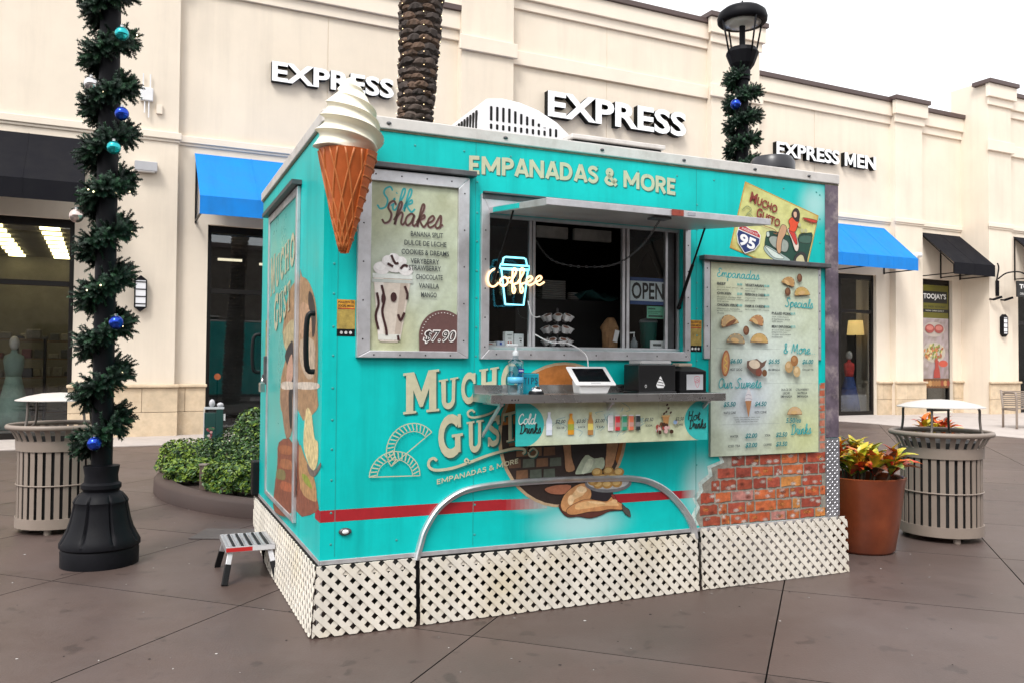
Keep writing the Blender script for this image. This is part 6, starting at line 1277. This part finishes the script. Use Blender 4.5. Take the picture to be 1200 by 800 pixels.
def planter(loc, label, plabel, nst, seed, sc=1.):
    t = thing('planter_pot', label, 'planter', loc)
    m = MB(); m.lathe([(.205, 0), (.225, .02), (.262, .25), (.292, .50), (.300, .535), (.305, .555), (.292, .56), (.278, .548), (.272, .47)], 40); m.build('pot', terra, t, smooth=True, sharp=60); m = MB(); m.lathe([(.274, .47), (.15, .49), (0, .495)], 24); m.build('soil', soil, t)
    rr = random.Random(seed)
    p = thing('croton_plant', plabel, 'plant', (loc[0], loc[1], loc[2] + .485))
    for k in range(nst):
        a = 2 * math.pi * k / nst + rr.uniform(-.3, .3); q = (.06 + .15 * rr.random()) if k else .0
        bx, by = q * math.cos(a), q * math.sin(a); h = rr.uniform(.12, .25) * sc; tx, ty = bx * 1.35, by * 1.35
        s_ = MB(); s_.tube([(bx, by, -.02), ((bx + tx) / 2 + .01, (by + ty) / 2, h * .5), (tx, ty, h)], .008, 6); s_.build('stem', mat('croton_stem', (.12, .08, .05), .7), p)
        n = rr.randint(11, 14); pal = rr.choice([(0, 0, 0, 2, 1), (1, 1, 2, 4, 0), (0, 2, 2, 1, 3), (0, 0, 3, 3, 1)])
        for i in range(n):
            f_ = i / n; aa = i * 2.4 + rr.uniform(-.3, .3); up = R(rr.uniform(8, 25) + 55 * f_)
            c = pal[rr.randrange(5)] if f_ > .22 else rr.choice([3, 4, 1, 3])
            s = rr.uniform(.95, 1.3) * (1 - .25 * f_)
            inst('leaf', LM[c], p, (tx, ty, h * (.55 + .5 * f_)), (rr.uniform(-.4, .4), -up, aa), (s, s * 1.1, s))
    return t
planter((2.655, 6.36, 0), 'tall glossy terracotta planter at the end of the food trailer', 'red and yellow croton plant in the planter beside the trailer', 12, 11)
planter((4.60, 9.1, 0), 'terracotta planter hidden behind the slatted litter bin', 'orange and green croton plant showing above the litter bin rim', 11, 12)
# folding step ------------------------------------------------------------------------
t = on_trailer('step_stool', 'aluminium folding step with black rubber feet below the trailer door', 'step stool', -.19, 1.43, 0)
m = MB(); W2, D2, zt_ = .15, .215, .225
m.box(-W2, W2, -D2, -D2 + .012, zt_ - .035, zt_); m.box(-W2, W2, D2 - .012, D2, zt_ - .035, zt_); m.box(-W2, -W2 + .012, -D2 + .0121, D2 - .0121, zt_ - .035, zt_); m.box(W2 - .012, W2, -D2 + .0121, D2 - .0121, zt_ - .035, zt_); m.box(-W2 + .0121, W2 - .0121, -D2 + .0121, D2 - .0121, zt_ - .012, zt_ - .008); m.build('frame', alu, t, bevel=.003)
for k in range(11):
    x = -W2 + .02 + k * .0255; q = MB(); q.box(x, x + .014, -D2 + .016, D2 - .016, zt_ - .0075, zt_ + .002); q.build('tread_strip', [alu, blackp][k % 2], t)
for x0, x1, nm, c in ((-W2 + .002, .01, 'red', (.5, .02, .02)), (.0101, W2 - .002, 'silver', (.6, .6, .62))): q = MB(); q.box(x0, x1, -D2 - .0025, -D2 - .0005, zt_ - .03, zt_ - .006); q.build('reflective_tape', mat('tape_' + nm, c, .35), t)
for x in (-1, 1):
    for y in (-1, 1):
        p0 = Vector((x * (W2 - .03), y * (D2 - .03), zt_ - .036)); p1 = Vector((x * (W2 + .01), y * (D2 + .045), 0)); pm = p0.lerp(p1, .38)
        q = MB(); q.bar(p0, pm, .032, .022, up=(0, 1, 0)); lg = q.build('leg', alu, t, bevel=.002); q = MB(); q.bar(pm, p1, .037, .03, up=(0, 1, 0)); q.build('rubber_foot', blackp, lg, bevel=.004)
m = MB(); m.box(-2.50, -1.95, 6.55, 6.95, .002, .006); tag(m.build('floor_plate', mat('grate_grey', (.10, .085, .08), .6, var=.4, scale=30), ground), None)
# planting bed, shrubs -----------------------------------------------------------------------
BC = Vector((-1.05, 10.1, 0)); BR = 2.98
kerbm = mat('brown_kerb', (.055, .034, .029), .6, var=.2, scale=2, bump=.15, bscale=70)
m = MB(); m.lathe([(BR, 0), (BR, .125), (BR - .03, .155), (BR - .16, .155), (BR - .18, .12), (BR - .18, 0)], 72); bed = tag(m.build('planting_bed', kerbm), 'round planting bed with a brown concrete kerb', None, kind='structure'); bed.location = BC
for p in bed.data.polygons: p.use_smooth = True
bed.data.set_sharp_from_angle(angle=R(50))
m = MB(); m.lathe([(BR - .17, .09), (1.0, .12), (0, .13)], 48); m.build('soil', soil, bed)
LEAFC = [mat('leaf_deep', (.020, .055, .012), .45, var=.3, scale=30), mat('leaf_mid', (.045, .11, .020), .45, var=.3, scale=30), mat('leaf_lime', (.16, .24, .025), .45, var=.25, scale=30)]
def shrub(loc, rx, ry, h, n, label, cat, wts, seed, ls=.042):
    rr = random.Random(seed); t = thing('shrub', label, cat, loc, 0, 'shrubs in the round bed')
    m = MB()
    for k in range(7):
        a = rr.uniform(0, 6.28); e = (rx * .6 * math.cos(a), ry * .6 * math.sin(a), h * .75); m.tube([(0, 0, 0), (e[0] * .4, e[1] * .4, h * .35), e], [.014, .010, .004], 5)
    m.build('stem', mat('shrub_stem', (.08, .05, .03), .8), t)
    m = MB()
    for k in range(n):
        a = rr.uniform(0, 2 * math.pi); cz = rr.uniform(-.5, 1); q = (1 - abs(cz) ** 3) ** .33 if abs(cz) < 1 else 0
        dp = 1 - .45 * rr.random() ** 2.2; bumpy = 1 + .16 * noise.noise(Vector((math.cos(a) * 2.2, math.sin(a) * 2.2, cz * 2 + seed))) * 2
        c = Vector((rx * q * dp * bumpy * math.cos(a), ry * q * dp * bumpy * math.sin(a), h * .45 + h * .52 * cz * dp * (1 + .3 * (bumpy - 1))))
        nrm = Vector((math.cos(a) * q, math.sin(a) * q, cz + .5)); nrm = (nrm.normalized() + Vector((rr.uniform(-.7, .7), rr.uniform(-.7, .7), rr.uniform(-.4, .7)))).normalized()
        ax = nrm.cross(Vector((rr.uniform(-1, 1), rr.uniform(-1, 1), rr.uniform(-1, 1)))).normalized(); bx = nrm.cross(ax); s = ls * rr.uniform(.7, 1.3)
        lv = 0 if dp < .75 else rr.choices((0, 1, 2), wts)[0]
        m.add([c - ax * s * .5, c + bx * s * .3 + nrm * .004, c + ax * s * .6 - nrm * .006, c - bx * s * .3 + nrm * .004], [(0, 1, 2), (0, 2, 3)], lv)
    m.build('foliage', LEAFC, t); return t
shrub((-2.66, 8.15, .09), .30, .26, .33, 3600, 'clipped green boxwood shrub at the kerb nearest the trailer corner', 'shrub', (1, 4, 4), 1)
shrub((-3.36, 8.88, .09), .27, .22, .28, 2600, 'lime tinted shrub on the kerb curve beside the small path light', 'shrub', (1, 3, 6), 2)
shrub((-3.66, 9.55, .09), .30, .34, .42, 2800, 'yellow green shrub at the outer end of the kerb curve', 'shrub', (2, 3, 6), 3)
shrub((-3.10, 9.45, .09), .40, .36, .47, 3200, 'dark green low shrub in front of the green bollard sign', 'shrub', (5, 4, 1), 4, .036)
shrub((-2.60, 8.90, .09), .36, .30, .44, 3200, 'dark green low shrub between the boxwood and the tall bush', 'shrub', (5, 4, 1), 5, .036)
shrub((-3.15, 10.5, .09), .50, .45, .52, 2600, 'low dark shrub behind the green bollard sign', 'shrub', (5, 4, 1), 6, .036)
shrub((-2.80, 9.45, .09), .30, .32, .80, 3600, 'tall upright leafy bush against the trailer rear corner', 'shrub', (3, 5, 2), 8)
t = thing('path_light', 'small brown path light box between the two front shrubs', 'path light', (-3.05, 8.37, .1))
m = MB(); m.box(-.035, .035, -.035, .035, 0, .24); m.build('post', mat('path_brown', (.10, .07, .055), .6), t, bevel=.006); m = MB(); m.box(-.042, .042, -.042, .042, .2405, .265); m.build('cap', mat('path_cap', (.16, .13, .11), .5), t, bevel=.006)
t = thing('bollard_sign', 'dark green bollard with a small flower picture panel in the planting bed', 'bollard', (-3.62, 10.25, .1), R(20))
m = MB(); m.box(.02, .10, -.04, .04, 0, .70); m.box(-.115, .02, -.03, .03, .08, .66); m.build('post', mat('bollard_green', (.012, .05, .045), .4), t, bevel=.006); m = MB(); m.box(-.12, .11, -.045, .045, .7005, .725); m.box(-.125, -.1152, -.035, .035, .06, .70); m.build('frame', mat('bollard_trim', (.5, .52, .54), .4), t)
m = MB(); m.ball((-.03, 0, .77), (.035, .035, .05), 10, 8); m.ball((.065, 0, .75), (.04, .04, .03), 10, 8); m.build('cap', greymet, t, smooth=True)
P = Print((-.113, -.0306, .1)); 
for k in range(22): P.oval(rr.uniform(.02, .11), rr.uniform(.2, .38), .018, .016, rr.choice([(.35, .1, .1), (.5, .25, .25), (.2, .04, .05), (.05, .12, .06), (.5, .4, .4)]), n=9)
P.build('picture', t, PRINT_B)
for z in (.14, .56): q = MB(); q.box(.1002, .125, -.02, .02, z, z + .08); q.build('reflector', whitep, t)
# lamp posts -----------------------------------------------------------------------------------
def lamp_post(loc, label):
    t = thing('lamp_post', label, 'lamp post', loc)
    flute = lambda a, z: .93 * (1 - (.07 * (1 - min(1, abs(math.sin(a * 4)) * 6)) if .16 < z < .46 else 0)) if z < .5 else .96
    m = MB(); m.lathe([(.262, 0), (.264, .10), (.258, .115), (.272, .128), (.272, .155), (.255, .185), (.225, .24), (.205, .30), (.190, .37), (.182, .41), (.187, .425), (.176, .445), (.150, .475), (.122, .492), (.122, .505), (.132, .515), (.132, .54), (.112, .555), (.108, .60), (.118, .655), (.118, .665), (.07, .672)], 96, mod=flute); m.build('base', lampblack, t, smooth=True, sharp=35)
    m = MB(); m.lathe([(.068, .66), (.066, 4.52)], 24); m.build('pole', lampblack, t, smooth=True, sharp=40)
    m = MB(); m.lathe([(.085, 4.45), (.085, 4.56), (.13, 4.62), (.175, 4.74), (.165, 4.76), (.15, 4.79), (.08, 4.80)], 16); m.build('collar', lampblack, t)
    m = MB(); m.lathe([(.032, 4.79), (.032, 5.05)], 14); m.build('lamp_stem', lampblack, t, smooth=True, sharp=40)
    for k in range(4):
        a = math.pi / 4 * (2 * k) + .35; q = MB(); q.tube([(.165 * math.cos(a), .165 * math.sin(a), 4.72), (.205 * math.cos(a), .205 * math.sin(a), 4.9), (.245 * math.cos(a), .245 * math.sin(a), 5.08)], .010, 7); q.build('arm', lampblack, t, smooth=True)
    m = MB(); m.lathe([(.20, 5.075), (.24, 5.07), (.262, 5.09), (.266, 5.13), (.25, 5.185), (.20, 5.225), (.12, 5.25), (.04, 5.262), (.02, 5.28), (.008, 5.32), (0, 5.33)], 36); hd = m.build('lamp_head', lampblack, t, smooth=True, sharp=50); m = MB(); m.lathe([(.199, 5.074), (.12, 5.05), (.0, 5.04)], 28); m.build('lens', mat('lamp_lens', (.62, .62, .58), .3), hd, smooth=True)
    return t
LP1, LP2 = (-2.80, 5.76, 0), (2.47, 9.0, 0)
lamp_post(LP1, 'black cast iron lamp post with bell base beside the litter bin'); lamp_post(LP2, 'black lamp post with open lantern head rising behind the food trailer')
pine = [mat('garland_dark', (.004, .020, .010), .6, var=.3, scale=20), mat('garland_green', (.007, .034, .015), .6, var=.3, scale=20), mat('garland_tip', (.024, .080, .034), .6, var=.3, scale=20)]
def garland(loc, z0, z1, pitch, label, seed, ntip, ph, rg=.13, lights=50):
    rr = random.Random(seed); t = thing('christmas_garland', label, 'garland', loc)
    m = MB(); core = []; turns = (z1 - z0) / pitch
    pos = lambda f: (lambda a, r_: Vector((r_ * math.cos(a), r_ * math.sin(a), z0 + (z1 - z0) * f)))(ph + f * turns * 2 * math.pi, rg)
    m.tube([pos(i / 120) for i in range(121)], .022, 6, m=0)
    for k in range(ntip):
        f = rr.random(); c = pos(f); ax = Vector((c.x, c.y, 0)).normalized(); d = (ax * rr.uniform(-.1, 1.2) + Vector((rr.uniform(-1, 1), rr.uniform(-1, 1), rr.uniform(-.9, .9)))).normalized()
        Lg = rr.uniform(.07, .15); u = d.cross(Vector((.3, .5, .8))).normalized(); v = d.cross(u); mi = rr.choices((0, 1, 2), (3, 4, 2))[0]
        if (c + d * Lg * 1.1).xy.length < .08: continue
        for j in range(38):
            s = .2 + .8 * (j / 38); a = j * 2.4; b0 = c + d * (Lg * s * .95); o = (u * math.cos(a) + v * math.sin(a)); ln = .026 * (1.1 - .4 * s); e = b0 + (o * .8 + d * .55).normalized() * ln; w_ = (o.cross(d)) * .0066
            m.add([b0 - w_, b0 + w_, e], [(0, 1, 2)], mi)
    m.build('foliage', pine, t)
    if lights:
        q = MB()
        for k in range(lights): c = pos(rr.random()); a = Vector((c.x, c.y, 0)).normalized(); q.ball(c + a * rr.uniform(.03, .08) + Vector((rr.uniform(-.06, .06), rr.uniform(-.06, .06), rr.uniform(-.05, .05))), .0055, 6, 4)
        tag(q.build('fairy_lights', glow('fairy_light', (1., .82, .5), 3.), t), kind='stuff')
    return t
garland(LP1, .74, 4.35, .33, 'thick green Christmas garland wound round the near lamp post', 31, 3900, 2.2, .092, 40)
garland(LP2, 2.6, 4.5, .25, 'green Christmas garland wound round the lamp post behind the trailer', 32, 2300, .6, .11, 0)
def bauble(loc, label, c, r_=.046, gl=.12, metal=.85):
    t = thing('christmas_bauble', label, 'bauble', loc); m = MB(); m.ball((0, 0, 0), r_, 20, 14); m.build('ball', mat('bauble_%d_%d_%d' % tuple(int(v * 100) for v in c), c, gl, metal=metal, var=.03), t, smooth=True); m = MB(); m.cyl((0, 0, r_ - .003), (0, 0, r_ + .012), .010, 10); m.build('cap', steel, t); return t
TQ, BL, SV = (.03, .42, .44), (.02, .06, .42), (.62, .60, .60)
for x, z, c, lab in ((-2.635, 3.57, TQ, 'turquoise bauble high on the garland of the near lamp post'), (-2.835, 3.23, SV, 'silver bauble high on the garland of the near lamp post'), (-2.625, 3.03, BL, 'dark blue bauble just above the first turquoise pair on the garland'), (-2.675, 2.80, TQ, 'turquoise bauble level with the black awning on the near garland'), (-2.915, 2.34, (.62, .50, .46), 'pinkish silver bauble on the outer side of the near garland'), (-2.635, 1.63, BL, 'royal blue bauble halfway down the near garland'), (-2.765, .83, BL, 'royal blue bauble at the foot of the near garland above the bell base')):
    bauble((x, 5.58, z), lab, c)
bauble((2.345, 8.8, 4.13), 'blue bauble on the garland of the lamp post behind the trailer', BL, .055)
# palm ---------------------------------------------------------------------------------------------
PX, PY = -1.19, 10.1
t = thing('palm_tree', 'rough date palm trunk wrapped in fairy lights behind the food trailer', 'palm tree', (PX, PY, .1), 0)
axis = lambda z: Vector((.045 * (z - 4.3), 0, z))
bark = mat('palm_bark', (.055, .038, .030), .9, var=.5, scale=10, bump=.7, bscale=40); scale_m = [mat('leaf_base_%d' % i, c, .9, var=.45, scale=16, bump=.6, bscale=50, rand=.25) for i, c in enumerate(((.075, .055, .045), (.05, .038, .033), (.10, .062, .042)))]
prt = lambda z: .195 + .03 * math.sin(z * 1.3)
m = MB(); pts = [axis(.1 + k * .3) for k in range(36)]; m.tube(pts, [prt(p.z) for p in pts], 20); m.build('trunk', bark, t, smooth=True)
def scale_mesh(mt, seed):
    rr = random.Random(seed); m = MB(); n = 7
    for i in range(n + 1):            # a thick lens-shaped leaf stub
        x = -1 + 2 * i / n; pf_ = 1 - abs(x) ** 2.2
        m.v += [(.0, x * .110, -.035 * pf_), (.050 * pf_ + rr.uniform(-.008, .008), x * .108, -.012 * pf_ + rr.uniform(-.006, .006)), (.060 * pf_ + rr.uniform(-.010, .010), x * .095, .030 * pf_), (.006, x * .085, .055 * pf_ + .01)]
    for i in range(n):
        for j in range(3): k = i * 4 + j; m.f.append((k, k + 4, k + 5, k + 1)); m.m.append(0)
    return m.mesh('leaf_base', mt)
SMs = [scale_mesh(scale_m[i % 3], i) for i in range(6)]; rr = random.Random(8); rest = MB(); z = .25; row = 0
while z < 10.6:
    for k in range(9):
        a = 2 * math.pi * (k + .5 * (row % 2)) / 9 + rr.uniform(-.12, .12); c = axis(z + rr.uniform(-.015, .015)); r_ = prt(z) - .008; sc = rr.uniform(.85, 1.2)
        loc = c + Vector((r_ * math.cos(a), r_ * math.sin(a), 0))
        if 3.75 < z < 6.4: inst('leaf_base', rr.choice(SMs), t, loc, (rr.uniform(-.12, .12), rr.uniform(-.15, .1), a), (sc, sc, sc * rr.uniform(.8, 1.3)))
        else:
            sm_ = SMs[row % 6]; M_ = Matrix.Translation(loc) @ Matrix.Rotation(a, 4, 'Z') @ Matrix.Scale(sc, 4); rest.add([M_ @ v.co for v in sm_.vertices], [tuple(p.vertices) for p in sm_.polygons])
    z += .092; row += 1
tag(rest.build('leaf_bases', scale_m[1], t), kind='stuff')
fr = MB(); top = axis(10.8)
for k in range(34):
    a = k * 2.4; el = R(75 - 100 * (k / 34)); Lf_ = 3.0; d = Vector((math.cos(a) * math.cos(el), math.sin(a) * math.cos(el), math.sin(el))); prev = None; sd_ = Vector((-math.sin(a), math.cos(a), 0))
    for i in range(19):
        s = i / 18; p = top + d * Lf_ * s + Vector((0, 0, -1.5 * s * s * math.cos(el)))
        if prev is not None and i > 2:
            for sg in (1, -1):
                tip = p + sd_ * sg * .5 * math.sin(math.pi * (.1 + .85 * s)) + d * .2 + Vector((0, 0, -.12)); fr.add([prev, p, tip], [(0, 1, 2)])
        prev = p
fr.build('crown', mat('palm_frond', (.04, .09, .025), .5, var=.3), t)
t = thing('fairy_light_string', 'warm fairy lights wound round the palm trunk', 'string lights', (PX, PY, .1)); q = MB()
for k in range(300):
    z = .6 + k * .026; a = k * 1.04; c = axis(z) + Vector((math.cos(a), math.sin(a), 0)) * (prt(z) + .056); q.ball(c, .0048, 6, 4)
tag(q.build('bulbs', glow('palm_bulb', (1., .72, .38), 2.2), t), kind='stuff'); q = MB(); q.tube([axis(.6 + k * .018) + Vector((math.cos(k * .72), math.sin(k * .72), 0)) * (prt(.6 + k * .018) + .05) for k in range(420)], .003, 4); q.build('wire', mat('wire_dark', (.03, .025, .02), .7), t)

# grit on the paving -----------------------------------------------------------------------------------
rr = random.Random(77); q = MB()
for k in range(420):
    y = 2.6 + 14 * rr.random() ** 1.6; x = rr.uniform(-.68, .68) * y; r_ = rr.uniform(.004, .011); a = rr.uniform(0, 3)
    q.add([(x + r_ * math.cos(a + i * 1.2566) * rr.uniform(.6, 1.2), y + r_ * math.sin(a + i * 1.2566) * rr.uniform(.6, 1.2), .0015) for i in range(5)] + [(x, y, .004)], [(i, (i + 1) % 5, 5) for i in range(5)], k % 3)
tag(q.build('scattered_grit', [mat('grit_pale', (.42, .40, .38), .9), mat('grit_grey', (.2, .18, .17), .9), mat('grit_dark', (.03, .024, .022), .9)]), 'pale and dark grit scattered over the brown paving', 'grit', kind='stuff')
